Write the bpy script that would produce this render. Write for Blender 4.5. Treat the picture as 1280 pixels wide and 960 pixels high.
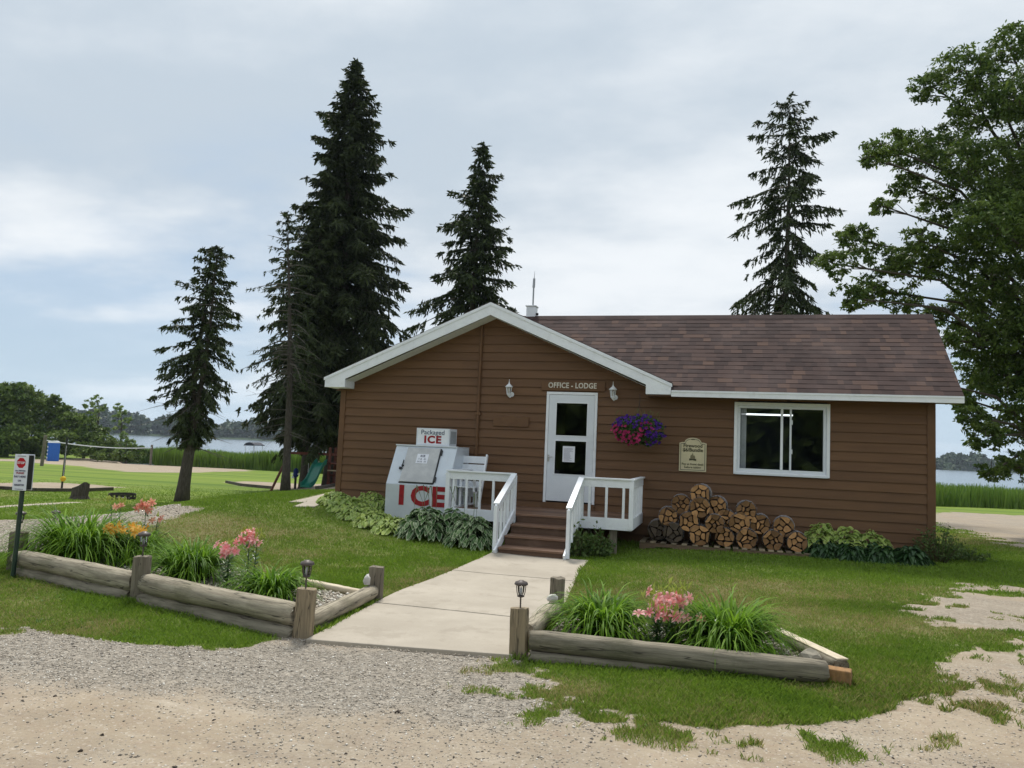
import bpy, math, random
import numpy as np
from mathutils import Vector, Matrix
for _o in list(bpy.data.objects): bpy.data.objects.remove(_o)
sc = bpy.context.scene
COL = sc.collection
R_ = math.radians
# ------------------------------------------------------------ camera
YAW, PITCH, ROLL, FPX = R_(15.5897), R_(4.6613), R_(2.4383), 968.92
EYE = np.array([0.0, 0.0, 1.67])
def cam_basis():
    cy, sy = math.cos(YAW), math.sin(YAW)
    f = np.array([-sy*math.cos(PITCH), cy*math.cos(PITCH), math.sin(PITCH)])
    r = np.array([cy, sy, 0.0]); u = np.cross(r, f)
    return r*math.cos(ROLL)+u*math.sin(ROLL), -r*math.sin(ROLL)+u*math.cos(ROLL), f
CR, CU, CF = cam_basis()
cd = bpy.data.cameras.new('camera'); cam = bpy.data.objects.new('camera', cd); COL.objects.link(cam)
m = Matrix.Identity(4)
for i in range(3):
    m[i][0] = CR[i]; m[i][1] = CU[i]; m[i][2] = -CF[i]; m[i][3] = EYE[i]
cam.matrix_world = m
cd.sensor_width = 36; cd.lens = FPX/1280*36; cd.clip_start = 0.05; cd.clip_end = 6000
sc.camera = cam
sc.view_settings.view_transform = 'Standard'; sc.view_settings.look = 'None'
sc.view_settings.exposure = 0.36; sc.view_settings.gamma = 1.0; sc.view_settings.use_curve_mapping = False
sc.cycles.max_bounces = 6; sc.cycles.transparent_max_bounces = 12
# ------------------------------------------------------------ sun and sky
SUN_EL, SUN_AZ = R_(58), R_(-22)
sd_ = Vector((math.cos(SUN_EL)*math.sin(SUN_AZ), math.cos(SUN_EL)*math.cos(SUN_AZ), math.sin(SUN_EL)))
sl = bpy.data.lights.new('sun', 'SUN'); sl.energy = 2.9; sl.angle = R_(10); sl.color = (1.0, 0.95, 0.88)
so = bpy.data.objects.new('sun', sl); COL.objects.link(so); so.rotation_euler = sd_.to_track_quat('Z', 'Y').to_euler(); so.location = (0, 0, 40)
w = bpy.data.worlds.new('World'); sc.world = w; w.use_nodes = True
nt = w.node_tree; N = nt.nodes; Lk = nt.links
for n in list(N): N.remove(n)
class NT:
    """tiny node-building helper"""
    def __init__(s, tree): s.t = tree
    def n(s, typ, props=None, **ins):
        nd = s.t.nodes.new(typ)
        for k, v in (props or {}).items(): setattr(nd, k, v)
        for k, v in ins.items():
            key = int(k[1:]) if k[0] == 'i' and k[1:].isdigit() else k.replace('_', ' ')
            sk = nd.inputs[key]
            if isinstance(v, bpy.types.NodeSocket): s.t.links.new(v, sk)
            else: sk.default_value = v
        return nd
    def math(s, op, a, b=0.0, c=0.0, clamp=False):
        nd = s.t.nodes.new('ShaderNodeMath'); nd.operation = op; nd.use_clamp = clamp
        for i, v in enumerate((a, b, c)):
            if isinstance(v, bpy.types.NodeSocket): s.t.links.new(v, nd.inputs[i])
            else: nd.inputs[i].default_value = v
        return nd.outputs[0]
    def mix(s, f, a, b, mode='MIX'):
        nd = s.t.nodes.new('ShaderNodeMix'); nd.data_type = 'RGBA'; nd.blend_type = mode
        for i, v in ((0, f), (6, a), (7, b)):
            if isinstance(v, bpy.types.NodeSocket): s.t.links.new(v, nd.inputs[i])
            elif i == 0: nd.inputs[i].default_value = v
            else: nd.inputs[i].default_value = (v[0], v[1], v[2], 1)
        return nd.outputs[2]
    def sstep(s, x, a, b):
        nd = s.t.nodes.new('ShaderNodeMapRange'); nd.interpolation_type = 'SMOOTHSTEP'
        s.t.links.new(x, nd.inputs[0]); nd.inputs[1].default_value = a; nd.inputs[2].default_value = b
        return nd.outputs[0]
    def noise(s, vec, scale, detail=4, rough=0.55, out=0, **k):
        nd = s.t.nodes.new('ShaderNodeTexNoise'); nd.inputs['Scale'].default_value = scale
        nd.inputs['Detail'].default_value = detail; nd.inputs['Roughness'].default_value = rough
        if vec is not None: s.t.links.new(vec, nd.inputs['Vector'])
        return nd.outputs[out]
T = NT(nt)
geo = T.n('ShaderNodeNewGeometry')
tc = T.n('ShaderNodeTexCoord')
sep = T.n('ShaderNodeSeparateXYZ', Vector=tc.outputs['Generated'])
sx, sy_, sz = sep.outputs
zc = T.math('ADD', T.math('MAXIMUM', sz, 0.0), 0.16)
u_ = T.math('DIVIDE', sx, zc); v_ = T.math('DIVIDE', sy_, zc)
cv = T.n('ShaderNodeCombineXYZ', X=u_, Y=v_, Z=0.0).outputs[0]
off = T.n('ShaderNodeMapping', {'vector_type': 'POINT'}, Vector=cv)
off.inputs['Location'].default_value = (3.1, 7.4, 1.3); off.inputs['Rotation'].default_value = (0, 0, R_(-16)); off.inputs['Scale'].default_value = (0.75, 1.0, 1)
big = T.noise(off.outputs[0], 0.62, 5, 0.5)
med = T.noise(off.outputs[0], 1.5, 7, 0.55)
cov = T.math('ADD', T.math('MULTIPLY', big, 0.72), T.math('MULTIPLY', med, 0.28))
hi = T.sstep(sz, 0.12, 0.38)
cov2 = T.math('ADD', cov, T.math('SUBTRACT', T.math('MULTIPLY', hi, 0.27), 0.02))
cover = T.sstep(cov2, 0.40, 0.60)
shade = T.sstep(T.math('ADD', T.math('MULTIPLY', med, 0.62), T.math('MULTIPLY', big, 0.38)), 0.38, 0.62)
ccol = T.mix(shade, (5.0, 5.75, 6.5), (7.9, 8.25, 8.55))
skyt = T.n('ShaderNodeTexSky', {'sky_type': 'NISHITA', 'sun_disc': False, 'sun_elevation': SUN_EL, 'sun_rotation': SUN_AZ, 'air_density': 1.0, 'dust_density': 1.2, 'ozone_density': 1.5})
blue = T.mix(0.75, skyt.outputs[0], (3.9, 5.2, 6.7))
hz = T.sstep(sz, 0.16, -0.02)
mixed = T.mix(T.math('MULTIPLY', T.math('MAXIMUM', cover, 0.25), 0.97), blue, ccol)
mixed = T.mix(T.math('MULTIPLY', hz, 0.62), mixed, (5.2, 6.7, 8.0))
bg = T.n('ShaderNodeBackground', Color=mixed, Strength=0.090)
T.n('ShaderNodeOutputWorld', Surface=bg.outputs[0])

# ------------------------------------------------------------ numeric helpers
def sm(a, b, x):
    t = np.clip((x-a)/(b-a), 0, 1); return t*t*(3-2*t)
def _hash(ix, iy, s):
    h = np.sin(ix*127.1+iy*311.7+s*74.7)*43758.5453
    return h-np.floor(h)
def vnoise(x, y, s=0):
    ix = np.floor(x); iy = np.floor(y); fx = x-ix; fy = y-iy
    fx = fx*fx*(3-2*fx); fy = fy*fy*(3-2*fy)
    a = _hash(ix, iy, s); b = _hash(ix+1, iy, s); c = _hash(ix, iy+1, s); d = _hash(ix+1, iy+1, s)
    return (a*(1-fx)+b*fx)*(1-fy)+(c*(1-fx)+d*fx)*fy
def fbm(x, y, f=1.0, o=4, s=0):
    r = 0; a = 0.5; t = 0
    for i in range(o):
        r = r+a*vnoise(x*f+i*17.3, y*f-i*9.1, s+i); t += a; a *= 0.55; f *= 2.03
    return r/t
SY, CY = math.sin(YAW), math.cos(YAW)
def H(x, y):
    """height of the ground at x, y"""
    x = np.asarray(x, float); y = np.asarray(y, float)
    d = -x*SY+y*CY; l = x*CY+y*SY
    rate = 0.022+0.011*sm(0, 20, l)
    h = -rate*np.clip(d-18, 0, 70)
    s = (x+7.6)*(-0.947)+(y-8.6)*(-0.322)
    h = h-0.5*sm(0, 6, s)
    h = h+0.46*np.exp(-((x+8.6)/2.5)**2/2)*sm(8.5, 14.5, y)*(1-sm(18, 28, y))
    h = h-0.05*np.exp(-((x+2.8)/1.6)**2/2)*sm(7, 11, y)*(1-sm(13, 15, y))
    h = h+0.10*sm(11, 15, y)*sm(-2.5, 0.5, x)*(1-sm(17, 26, y))
    h = h+0.03*(fbm(x, y, 0.35, 3, 5)-0.5)*sm(3, 7, d)
    ds = 88+50*sm(-44, -60, l)
    h = h-1.8*sm(ds, ds+12, d)*(1-sm(720, 800, d))
    h = h+(6.0)*sm(815, 960, np.hypot(x, y))
    return h
def Hs(x, y): return float(H(x, y))
def ray(px, py): return CF+(px-640)/FPX*CR+(480-py)/FPX*CU
def G(px, py, dz=0.0):
    """point of the ground seen at a spot of the photograph"""
    r = ray(px, py); t = 3.0; prev = t
    while t < 3000:
        p = EYE+r*t
        if p[2] < Hs(p[0], p[1])+dz: break
        prev = t; t *= 1.01
    a, b = prev, t
    for _ in range(18):
        mm = (a+b)/2; p = EYE+r*mm
        if p[2] < Hs(p[0], p[1])+dz: b = mm
        else: a = mm
    p = EYE+r*b
    return float(p[0]), float(p[1])
def at_depth(px, py, d):
    p = EYE+ray(px, py)*d
    return float(p[0]), float(p[1]), float(p[2])
def polysd(x, y, poly):
    """signed distance to a polygon, positive inside"""
    x = np.asarray(x, float); y = np.asarray(y, float)
    ins = np.zeros(x.shape, bool); dm = np.full(x.shape, 1e9)
    n = len(poly)
    for i in range(n):
        x1, y1 = poly[i]; x2, y2 = poly[(i+1) % n]
        ex, ey = x2-x1, y2-y1; L2 = ex*ex+ey*ey+1e-12
        t = np.clip(((x-x1)*ex+(y-y1)*ey)/L2, 0, 1)
        dm = np.minimum(dm, np.hypot(x-x1-t*ex, y-y1-t*ey))
        c = ((y1 > y) != (y2 > y)) & (x < (x2-x1)*(y-y1)/((y2-y1) if y2 != y1 else 1e-9)+x1)
        ins ^= c
    return np.where(ins, dm, -dm)
# ------------------------------------------------------------ materials
def new_mat(name):
    mt = bpy.data.materials.new(name); mt.use_nodes = True
    t = mt.node_tree
    for n in list(t.nodes): t.nodes.remove(n)
    return mt, NT(t)
def surf(T, **k):
    b = T.n('ShaderNodeBsdfPrincipled', **k)
    T.n('ShaderNodeOutputMaterial', Surface=b.outputs[0]); return b
MATS = {}
def mat(name, c1, c2=None, scale=6, rough=0.75, bump=0.15, bscale=None, stretch=(1, 1, 1), attr=False, spec=0.3, metal=0.0, detail=6, lo=0.3, hi=0.7, dirt=None, dist=0.01, crack=None):
    if name in MATS: return MATS[name]
    c2 = c2 or tuple(c*0.8 for c in c1)
    mt, T = new_mat(name)
    tc = T.n('ShaderNodeTexCoord'); mp = T.n('ShaderNodeMapping', Vector=tc.outputs['Object']); mp.inputs['Scale'].default_value = stretch
    v = mp.outputs[0]
    f = T.sstep(T.noise(v, scale, detail, 0.6), lo, hi)
    col = T.mix(f, c1, c2)
    if attr:
        attr = float(attr)
        a = T.n('ShaderNodeAttribute', {'attribute_name': 'v'})
        k = T.n('ShaderNodeMapRange', i0=a.outputs['Fac']); k.inputs[3].default_value = 1-attr*0.4; k.inputs[4].default_value = 1+attr*0.35
        sc_ = T.n('ShaderNodeVectorMath', {'operation': 'SCALE'}); T.t.links.new(col, sc_.inputs[0]); T.t.links.new(k.outputs[0], sc_.inputs['Scale'])
        col = sc_.outputs[0]
    if crack:
        cm = T.n('ShaderNodeMapping', Vector=tc.outputs['Object']); cm.inputs['Scale'].default_value = crack[1]
        cn = T.noise(cm.outputs[0], crack[2], 3, 0.5); col = T.mix(T.math('MULTIPLY', T.sstep(T.math('ABSOLUTE', T.math('SUBTRACT', cn, 0.5)), 0.018, 0.0), 0.85), col, crack[0])
    if dirt:
        col = T.mix(T.math('MULTIPLY', T.sstep(T.noise(tc.outputs['Object'], dirt[1], 6, 0.7), 0.5, 0.75), dirt[2]), col, dirt[0])
    kw = dict(Base_Color=col, Roughness=rough, Metallic=metal, Specular_IOR_Level=spec)
    if bump:
        hgt = T.noise(v, bscale or scale*3, 8, 0.65)
        kw['Normal'] = T.n('ShaderNodeBump', Strength=bump, Distance=dist, Height=hgt).outputs[0]
    surf(T, **kw)
    MATS[name] = mt; return mt
def leaf_mat(name, ca, cb, cc=None, trans=0.35, rough=0.55, margin=None, spec=0.25):
    """two-sided leaf; v spreads the colour from leaf to leaf, e marks a pale leaf margin"""
    mt, T = new_mat(name)
    a = T.n('ShaderNodeAttribute', {'attribute_name': 'v'})
    col = T.mix(a.outputs['Fac'], ca, cb)
    if cc:
        e = T.n('ShaderNodeAttribute', {'attribute_name': 'e'})
        col = T.mix(e.outputs['Fac'], col, cc)
    p = T.n('ShaderNodeBsdfPrincipled', Base_Color=col, Roughness=rough, Specular_IOR_Level=spec)
    tr = T.n('ShaderNodeBsdfTranslucent', Color=col)
    mx = T.n('ShaderNodeMixShader', Fac=trans, i1=p.outputs[0], i2=tr.outputs[0])
    T.n('ShaderNodeOutputMaterial', Surface=mx.outputs[0])
    return mt
def glass_mat(name, tint=(0.85, 0.9, 0.92)):
    mt, T = new_mat(name)
    fr = T.n('ShaderNodeFresnel', IOR=1.5)
    tr = T.n('ShaderNodeBsdfTransparent', Color=(*tint, 1)); gl = T.n('ShaderNodeBsdfGlossy', Roughness=0.02)
    mx = T.n('ShaderNodeMixShader', Fac=fr.outputs[0], i1=tr.outputs[0], i2=gl.outputs[0])
    T.n('ShaderNodeOutputMaterial', Surface=mx.outputs[0]); return mt
def emit_mat(name, c, s):
    mt, T = new_mat(name)
    e = T.n('ShaderNodeEmission', Color=(*c, 1), Strength=s); T.n('ShaderNodeOutputMaterial', Surface=e.outputs[0]); return mt
# ------------------------------------------------------------ objects
def tag(o, label=None, cat=None, group=None, kind=None):
    if label: o['label'] = label
    if cat: o['category'] = cat
    if group: o['group'] = group
    if kind: o['kind'] = kind
    return o
ORG = {}
def empty(name, loc, label=None, cat=None, group=None):
    o = bpy.data.objects.new(name, None); COL.objects.link(o); o.location = loc; o.empty_display_size = 0.1
    ORG[o.name] = np.array(loc, float)
    return tag(o, label, cat, group)
def origin_of(o):
    return ORG.get(o.name, np.zeros(3)) if o else np.zeros(3)
def link_mesh(name, me, material, parent=None):
    o = bpy.data.objects.new(name, me); COL.objects.link(o)
    if material is not None and material is not False:
        for mm in (material if isinstance(material, (list, tuple)) else [material]): me.materials.append(mm)
    if parent: o.parent = parent; ORG[o.name] = origin_of(parent)
    return o
def np_mesh(name, verts, faces, attrs=None, smooth=False, mi=None):
    """verts (n,3), faces (m,k) all of one size"""
    verts = np.asarray(verts, np.float32); faces = np.asarray(faces, np.int32)
    me = bpy.data.meshes.new(name); k = faces.shape[1]
    me.vertices.add(len(verts)); me.vertices.foreach_set('co', verts.ravel())
    me.loops.add(faces.size); me.loops.foreach_set('vertex_index', faces.ravel())
    me.polygons.add(len(faces)); me.polygons.foreach_set('loop_start', np.arange(0, faces.size, k, dtype=np.int32))
    me.polygons.foreach_set('loop_total', np.full(len(faces), k, np.int32))
    if mi is not None: me.polygons.foreach_set('material_index', np.asarray(mi, np.int32))
    me.polygons.foreach_set('use_smooth', np.full(len(faces), smooth, bool))
    for an, av in (attrs or {}).items():
        at = me.attributes.new(an, 'FLOAT', 'POINT'); at.data.foreach_set('value', np.asarray(av, np.float32))
    me.update(calc_edges=True); return me
class MB:
    def __init__(s): s.v = []; s.f = []; s.a = []; s.mi = []; s.m = 0; s.val = 0.5
    def add(s, vs, fs):
        b = len(s.v); s.v += [tuple(map(float, q)) for q in vs]; s.a += [s.val]*len(vs)
        s.f += [tuple(b+i for i in f) for f in fs]; s.mi += [s.m]*len(fs); return s
    def box(s, x0, x1, y0, y1, z0, z1, M=None):
        vs = [(x, y, z) for z in (z0, z1) for y in (y0, y1) for x in (x0, x1)]
        if M is not None: vs = [tuple(M @ Vector(q)) for q in vs]
        return s.add(vs, [(0, 2, 3, 1), (4, 5, 7, 6), (0, 1, 5, 4), (2, 6, 7, 3), (0, 4, 6, 2), (1, 3, 7, 5)])
    def beam(s, a, b, wd, th, up=(0, 0, 1)):
        """box from a to b, wd wide (sideways) and th thick (along up)"""
        a = Vector(a); b = Vector(b); d = (b-a).normalized(); up = Vector(up)
        sd = d.cross(up).normalized(); uu = sd.cross(d).normalized(); vs = []
        for p in (a, b):
            for i, j in ((-1, -1), (1, -1), (1, 1), (-1, 1)): vs.append(p+sd*i*wd/2+uu*j*th/2)
        return s.add(vs, [(0, 1, 2, 3), (7, 6, 5, 4), (0, 4, 5, 1), (1, 5, 6, 2), (2, 6, 7, 3), (3, 7, 4, 0)])
    def tube(s, pts, rs, n=8, cap=True):
        pts = [Vector(p) for p in pts]; rs = rs if isinstance(rs, (list, tuple)) else [rs]*len(pts)
        ref = Vector((0.01, 0.02, 1)); vs = []
        for i, p in enumerate(pts):
            d = (pts[min(i+1, len(pts)-1)]-pts[max(i-1, 0)]).normalized()
            if abs(d.dot(ref.normalized())) > 0.96: ref = Vector((1, 0.02, 0))
            a = d.cross(ref).normalized(); b = a.cross(d).normalized(); ref = b.copy() if False else ref
            for k in range(n):
                t = 2*math.pi*k/n; vs.append(p+a*math.cos(t)*rs[i]+b*math.sin(t)*rs[i])
        fs = [(i*n+k, i*n+(k+1) % n, (i+1)*n+(k+1) % n, (i+1)*n+k) for i in range(len(pts)-1) for k in range(n)]
        if cap: fs += [tuple(range(n))[::-1], tuple((len(pts)-1)*n+k for k in range(n))]
        return s.add(vs, fs)
    def lathe(s, prof, c=(0, 0, 0), n=16):
        vs = []
        for r, z in prof:
            for k in range(n):
                t = 2*math.pi*k/n; vs.append((c[0]+r*math.cos(t), c[1]+r*math.sin(t), c[2]+z))
        fs = [(i*n+k, i*n+(k+1) % n, (i+1)*n+(k+1) % n, (i+1)*n+k) for i in range(len(prof)-1) for k in range(n)]
        fs += [tuple(range(n))[::-1], tuple((len(prof)-1)*n+k for k in range(n))]
        return s.add(vs, fs)
    def prism(s, poly, f, h):
        """poly of 2-D points; f(u,v,t) -> xyz with t 0 or 1; h unused"""
        n = len(poly); vs = [f(u, v, 0) for u, v in poly]+[f(u, v, 1) for u, v in poly]
        fs = [tuple(range(n)), tuple(range(n, 2*n))[::-1]]+[(i, i+n, (i+1) % n+n, (i+1) % n) for i in range(n)]
        return s.add(vs, fs)
    def build(s, name, material, parent=None, bevel=0, smooth=False, label=None):
        me = bpy.data.meshes.new(name); o_ = origin_of(parent)
        me.from_pydata([(x-o_[0], y-o_[1], z-o_[2]) for x, y, z in s.v], [], s.f)
        at = me.attributes.new('v', 'FLOAT', 'POINT'); at.data.foreach_set('value', np.asarray(s.a, np.float32))
        me.polygons.foreach_set('material_index', s.mi)
        if smooth: me.polygons.foreach_set('use_smooth', [len(f) <= 4 for f in s.f])
        me.update(); o = link_mesh(name, me, material, parent)
        bm_fix(me)
        if bevel:
            b = o.modifiers.new('bevel', 'BEVEL'); b.width = bevel; b.segments = 2; b.limit_method = 'ANGLE'
        if label: o['label'] = label
        return o
import bmesh
def bm_fix(me):
    bm = bmesh.new(); bm.from_mesh(me); bmesh.ops.recalc_face_normals(bm, faces=bm.faces); bm.to_mesh(me); bm.free()
def children(o): return [c for c in bpy.data.objects if c.parent == o]
_KIDS = {}
def copy_tree(o, parent=None):
    if o.name not in _KIDS: _KIDS[o.name] = [c for c in bpy.data.objects if c.parent == o]
    c = o.copy(); COL.objects.link(c)
    if parent: c.parent = parent
    for ch in _KIDS[o.name]: copy_tree(ch, c)
    return c
def text_mesh(name, body, size, M, material, parent, ext=0.002, offs=0.0, sx=1.0, align='CENTER', spacing=1.0):
    cu = bpy.data.curves.new(name, 'FONT'); cu.body = body; cu.size = size; cu.extrude = ext; cu.offset = offs
    cu.align_x = align; cu.align_y = 'CENTER'; cu.space_character = spacing; cu.resolution_u = 3
    tmp = bpy.data.objects.new('tmp', cu); COL.objects.link(tmp)
    bpy.context.view_layer.update()
    me = bpy.data.meshes.new_from_object(tmp.evaluated_get(bpy.context.evaluated_depsgraph_get()))
    bpy.data.objects.remove(tmp); me.name = name; me.materials.clear()
    org = origin_of(parent)
    me.transform(Matrix.Translation(-Vector(org)) @ M @ Matrix.Scale(sx, 4, (1, 0, 0)))
    return link_mesh(name, me, material, parent)
def wallM(x, y, z):
    """text facing the drive, standing on a wall plane"""
    return Matrix.Translation((x, y, z)) @ Matrix.Rotation(R_(90), 4, 'X')
def rhombi(rng, cen, U, V, v=None, fold=0.0):
    """leaf-shaped quads: centre, long half axis U, short half axis V"""
    n = len(cen); vs = np.empty((n, 4, 3), np.float32)
    vs[:, 0] = cen-U; vs[:, 1] = cen+V-U*0.1; vs[:, 2] = cen+U; vs[:, 3] = cen-V-U*0.1
    vv = rng.random(n) if v is None else v
    return vs.reshape(-1, 3), np.arange(n*4).reshape(-1, 4), np.repeat(vv, 4)
def rdir(rng, n):
    a = rng.normal(size=(n, 3)); return a/np.linalg.norm(a, axis=1)[:, None]
def unit(a): return a/(np.linalg.norm(a, axis=-1, keepdims=True)+1e-9)
# ------------------------------------------------------------ zones of the ground
def GP(*pts): return [G(a, b) for a, b in pts]
DRIVE = GP((-420, 700), (-200, 742), (0, 783), (40, 784), (110, 797), (200, 806), (262, 812), (330, 803), (350, 795), (372, 792), (600, 812), (632, 826), (655, 862), (700, 886), (760, 896), (880, 908), (1000, 905), (1100, 890), (1162, 874), (1180, 852), (1163, 826), (1190, 812), (1280, 806), (1500, 800), (1900, 820))
DRIVE += [(12, 1.0), (6, -12), (-14, -12), (-16, 4)]
PATCH = GP((1130, 756), (1158, 744), (1215, 733), (1290, 738), (1420, 742), (1480, 790), (1290, 797), (1225, 797), (1180, 788), (1140, 775))
GRAVP = GP((-700, 720), (-100, 745), (0, 770), (110, 785), (300, 795), (600, 812), (660, 850), (740, 880), (760, 902), (700, 908), (640, 904), (560, 912), (480, 905), (380, 890), (250, 872), (120, 855), (0, 845), (-200, 815), (-700, 790))
DIRT2 = GP((1150, 643), (1190, 640), (1290, 645), (1450, 655), (1450, 700), (1290, 686), (1235, 674), (1190, 662), (1160, 655))
LANE = GP((-260, 668), (-100, 655), (0, 650), (80, 647), (150, 641), (250, 637), (215, 651), (178, 662), (140, 676), (60, 690), (0, 692), (-260, 712))
COURT = GP((-80, 571), (20, 574), (85, 574), (150, 571.5), (290, 578), (360, 587), (300, 589), (240, 591), (160, 590), (100, 583), (20, 577), (-80, 574))
TETHER = GP((-60, 603), (0, 604), (60, 603), (120, 606), (150, 609), (140, 612), (90, 614), (0, 611), (-60, 609))
PLAY = GP((283, 603), (310, 601.5), (440, 602), (470, 612), (400, 612), (330, 609.5), (300, 607.5))
FPATH = [GP((-40, 636), (0, 633.5), (50, 630.5), (95, 628)), GP((-60, 568.5), (0, 571), (60, 573), (150, 577)), GP((160, 577.5), (175, 574.5), (205, 573)), GP((200, 573), (240, 573.5)), GP((235, 581), (350, 586), (440, 586))]
RPATH = [GP((1165, 635), (1290, 637))]
BEDL = [(-3.37, 6.0), (-3.52, 7.55), (-4.4, 7.78), (-6.2, 8.75), (-8.6, 9.7), (-7.5, 7.1), (-5.5, 6.5)]
BEDR = [(-1.5, 6.12), (-1.5, 7.6), (0.45, 7.68), (0.98, 6.45)]
WALK = [(-3.30, 5.87), (-1.60, 6.10), (-1.62, 8.2), (-1.98, 11.0), (-2.0, 11.95), (-3.52, 11.95), (-3.5, 8.2)]
SLAB = GP((361, 629), (425, 614), (470, 606), (470, 617), (425, 623), (393, 635), (366, 635), (381, 629.5))
HOUSE = [(-7.75, 14.6), (3.4, 14.6), (3.4, 19), (-7.75, 21)]
def linesd(x, y, pl):
    dm = np.full(np.shape(x), 1e9)
    for (x1, y1), (x2, y2) in zip(pl[:-1], pl[1:]):
        ex, ey = x2-x1, y2-y1; t = np.clip(((x-x1)*ex+(y-y1)*ey)/(ex*ex+ey*ey), 0, 1)
        dm = np.minimum(dm, np.hypot(x-x1-t*ex, y-y1-t*ey))
    return dm
def masks(x, y):
    d = -x*SY+y*CY
    nz = fbm(x, y, 2.2, 5, 11)-0.5; nf = fbm(x, y, 7.0, 4, 23)-0.5
    sd = polysd(x, y, DRIVE)
    # the verge thins out raggedly at the right-hand side
    rag = 0.35+1.5*sm(0.8, 2.4, x)*sm(1.5, 4, y)+1.3*np.exp(-((x+1.35)/0.8)**2)
    bare = sm(-0.05, 0.07, sd+rag*(nz*1.0+nf*0.7)*0.8)
    tuft = 0.8*sm(0.54, 0.64, fbm(x, y, 4.6, 5, 41))*sm(-2.6, -1.2, x)*sm(1.1, 0.1, sd)*sm(4.2, 5.0, y)
    tuft2 = sm(0.52, 0.62, fbm(x, y, 8.0, 4, 43))*0.8*sm(0.44, 0.56, fbm(x, y, 1.6, 3, 47))*sm(2.0, 3.2, x)*sm(2.8, 0.2, sd)
    tl = np.maximum(sm(0.30, 0.0, np.hypot(x+5.62, y-5.2)+nf), sm(.28, 0, np.hypot(x+4.0, y-5.72)/1.4+nf)*0)
    bare = bare*(1-np.maximum(np.maximum(tuft, tuft2), tl)*0.9)
    p2 = sm(-0.12, 0.16, polysd(x, y, PATCH)+(nz+nf*0.8)*1.3)*(1-0.8*sm(0.60, 0.66, fbm(x, y, 1.8, 4, 51)))
    p3 = sm(-0.3, 0.3, polysd(x, y, DIRT2)+nz*2.2)
    bare = np.maximum(bare, np.maximum(p2, p3))
    lane = sm(-0.12, 0.12, polysd(x, y, LANE)+nz*0.7)
    sand = np.maximum(sm(-0.6, 0.6, polysd(x, y, COURT)+nz*2.5), np.maximum(sm(-0.2, 0.2, polysd(x, y, TETHER)+nz), sm(-0.2, 0.2, polysd(x, y, PLAY)+nz*0.6)))
    path = np.zeros_like(x)
    for k, pl in enumerate(FPATH):
        wd = [0.22, 0.8, 0.7, 0.5, 0.6][k]; path = np.maximum(path, sm(wd*1.4, wd*0.7, linesd(x, y, pl)))
    bed = np.maximum(polysd(x, y, BEDL), polysd(x, y, BEDR)); bedm = sm(-0.03, 0.03, bed)
    # gravel (grey stones) against sand (tan) on the drive
    grav = sm(-0.30, 0.30, polysd(x, y, GRAVP)+nz*0.5+nf*0.4)
    grav = np.maximum(grav, 0.55*sm(1.2, 2.6, x)*sm(0.42, 0.58, fbm(x, y, 1.3, 3, 61)))
    grav = np.maximum(grav, 0.22*sm(0.45, 0.6, fbm(x, y, 1.0, 4, 63)))
    far = sm(24, 34, d)
    dry = np.clip(sm(0.46, 0.66, fbm(x, y, 0.45, 4, 71))*0.55+sm(0.5, 0.7, fbm(x, y, 1.6, 4, 77))*0.35, 0, 1)
    dry = dry*(1-far)+far*0.08
    dry = np.clip(dry+0.5*np.exp(-(((x+7.6)/1.8)**2+((y-10.6)/2.0)**2))+0.35*np.exp(-(((x-0.6)/1.4)**2+((y-9.3)/1.3)**2)), 0, 1)
    dry = dry*(1-0.9*sm(13.9, 12.4, y)*0)*(1-0.8*sm(11.2, 12.6, y)*(1-sm(15, 19, y)))
    dry = dry*(1-0.85*sm(0.55, 0.15, np.abs(sd))*sm(-9, -6, -x)*0)
    wet = sm(4.0, 6.5, np.abs(x)*0)  # kept neutral
    grass = (1-bare)*(1-lane)*(1-sand)*(1-path)*(1-bedm)
    return dict(grass=grass, gravel=np.clip(grav*bare+lane*0.75+bedm, 0, 1), dry=dry, path=path, bed=bedm, soil=sm(0.18, 0.0, np.abs(bed)), lane=lane, sandm=sand)
def axis_coords(lo, hi, st, ratio, lo_end, hi_end):
    c = list(np.arange(lo, hi, st)); s_ = st; x = hi
    while x < hi_end: c.append(x); s_ *= ratio; x += s_
    c.append(hi_end); s_ = st; x = lo; pre = []
    while True:
        s_ *= ratio; x -= s_
        if x < lo_end: break
        pre.append(x)
    pre.append(lo_end); return np.array(pre[::-1]+c)
gx = axis_coords(-12.0, 8.0, 0.055, 1.036, -3000, 3000)
gy = axis_coords(3.0, 15.0, 0.055, 1.036, -60, 3200)
XX, YY = np.meshgrid(gx, gy); nx, ny = len(gx), len(gy)
fx, fy = XX.ravel(), YY.ravel()
MK = masks(fx, fy)
zz = H(fx, fy)
dd_ = -fx*SY+fy*CY
def relief(x, y, mk):
    """small ups and downs: packed ruts on the drive, tussocks on the lawn"""
    near = sm(16, 9, -x*SY+y*CY); rut = fbm(x*0.55+y*0.15, y*1.6, 1.1, 4, 91)-0.5
    r_ = near*(1-mk['grass'])*(0.028*(fbm(x, y, 5.0, 4, 31)-0.5)+0.05*rut)*(1-mk['bed'])
    return r_+near*mk['grass']*0.030*(fbm(x, y, 3.0, 4, 37)-0.5)
zz = zz+relief(fx, fy, MK)
zz = zz+0.05*MK['bed']-0.06*sm(-0.05, 0.05, polysd(fx, fy, WALK))
zz = zz-0.12*sm(0.0, 0.15, polysd(fx, fy, SLAB))
iy, ix = np.meshgrid(np.arange(ny-1), np.arange(nx-1), indexing='ij')
q = (iy*nx+ix).ravel()
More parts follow.
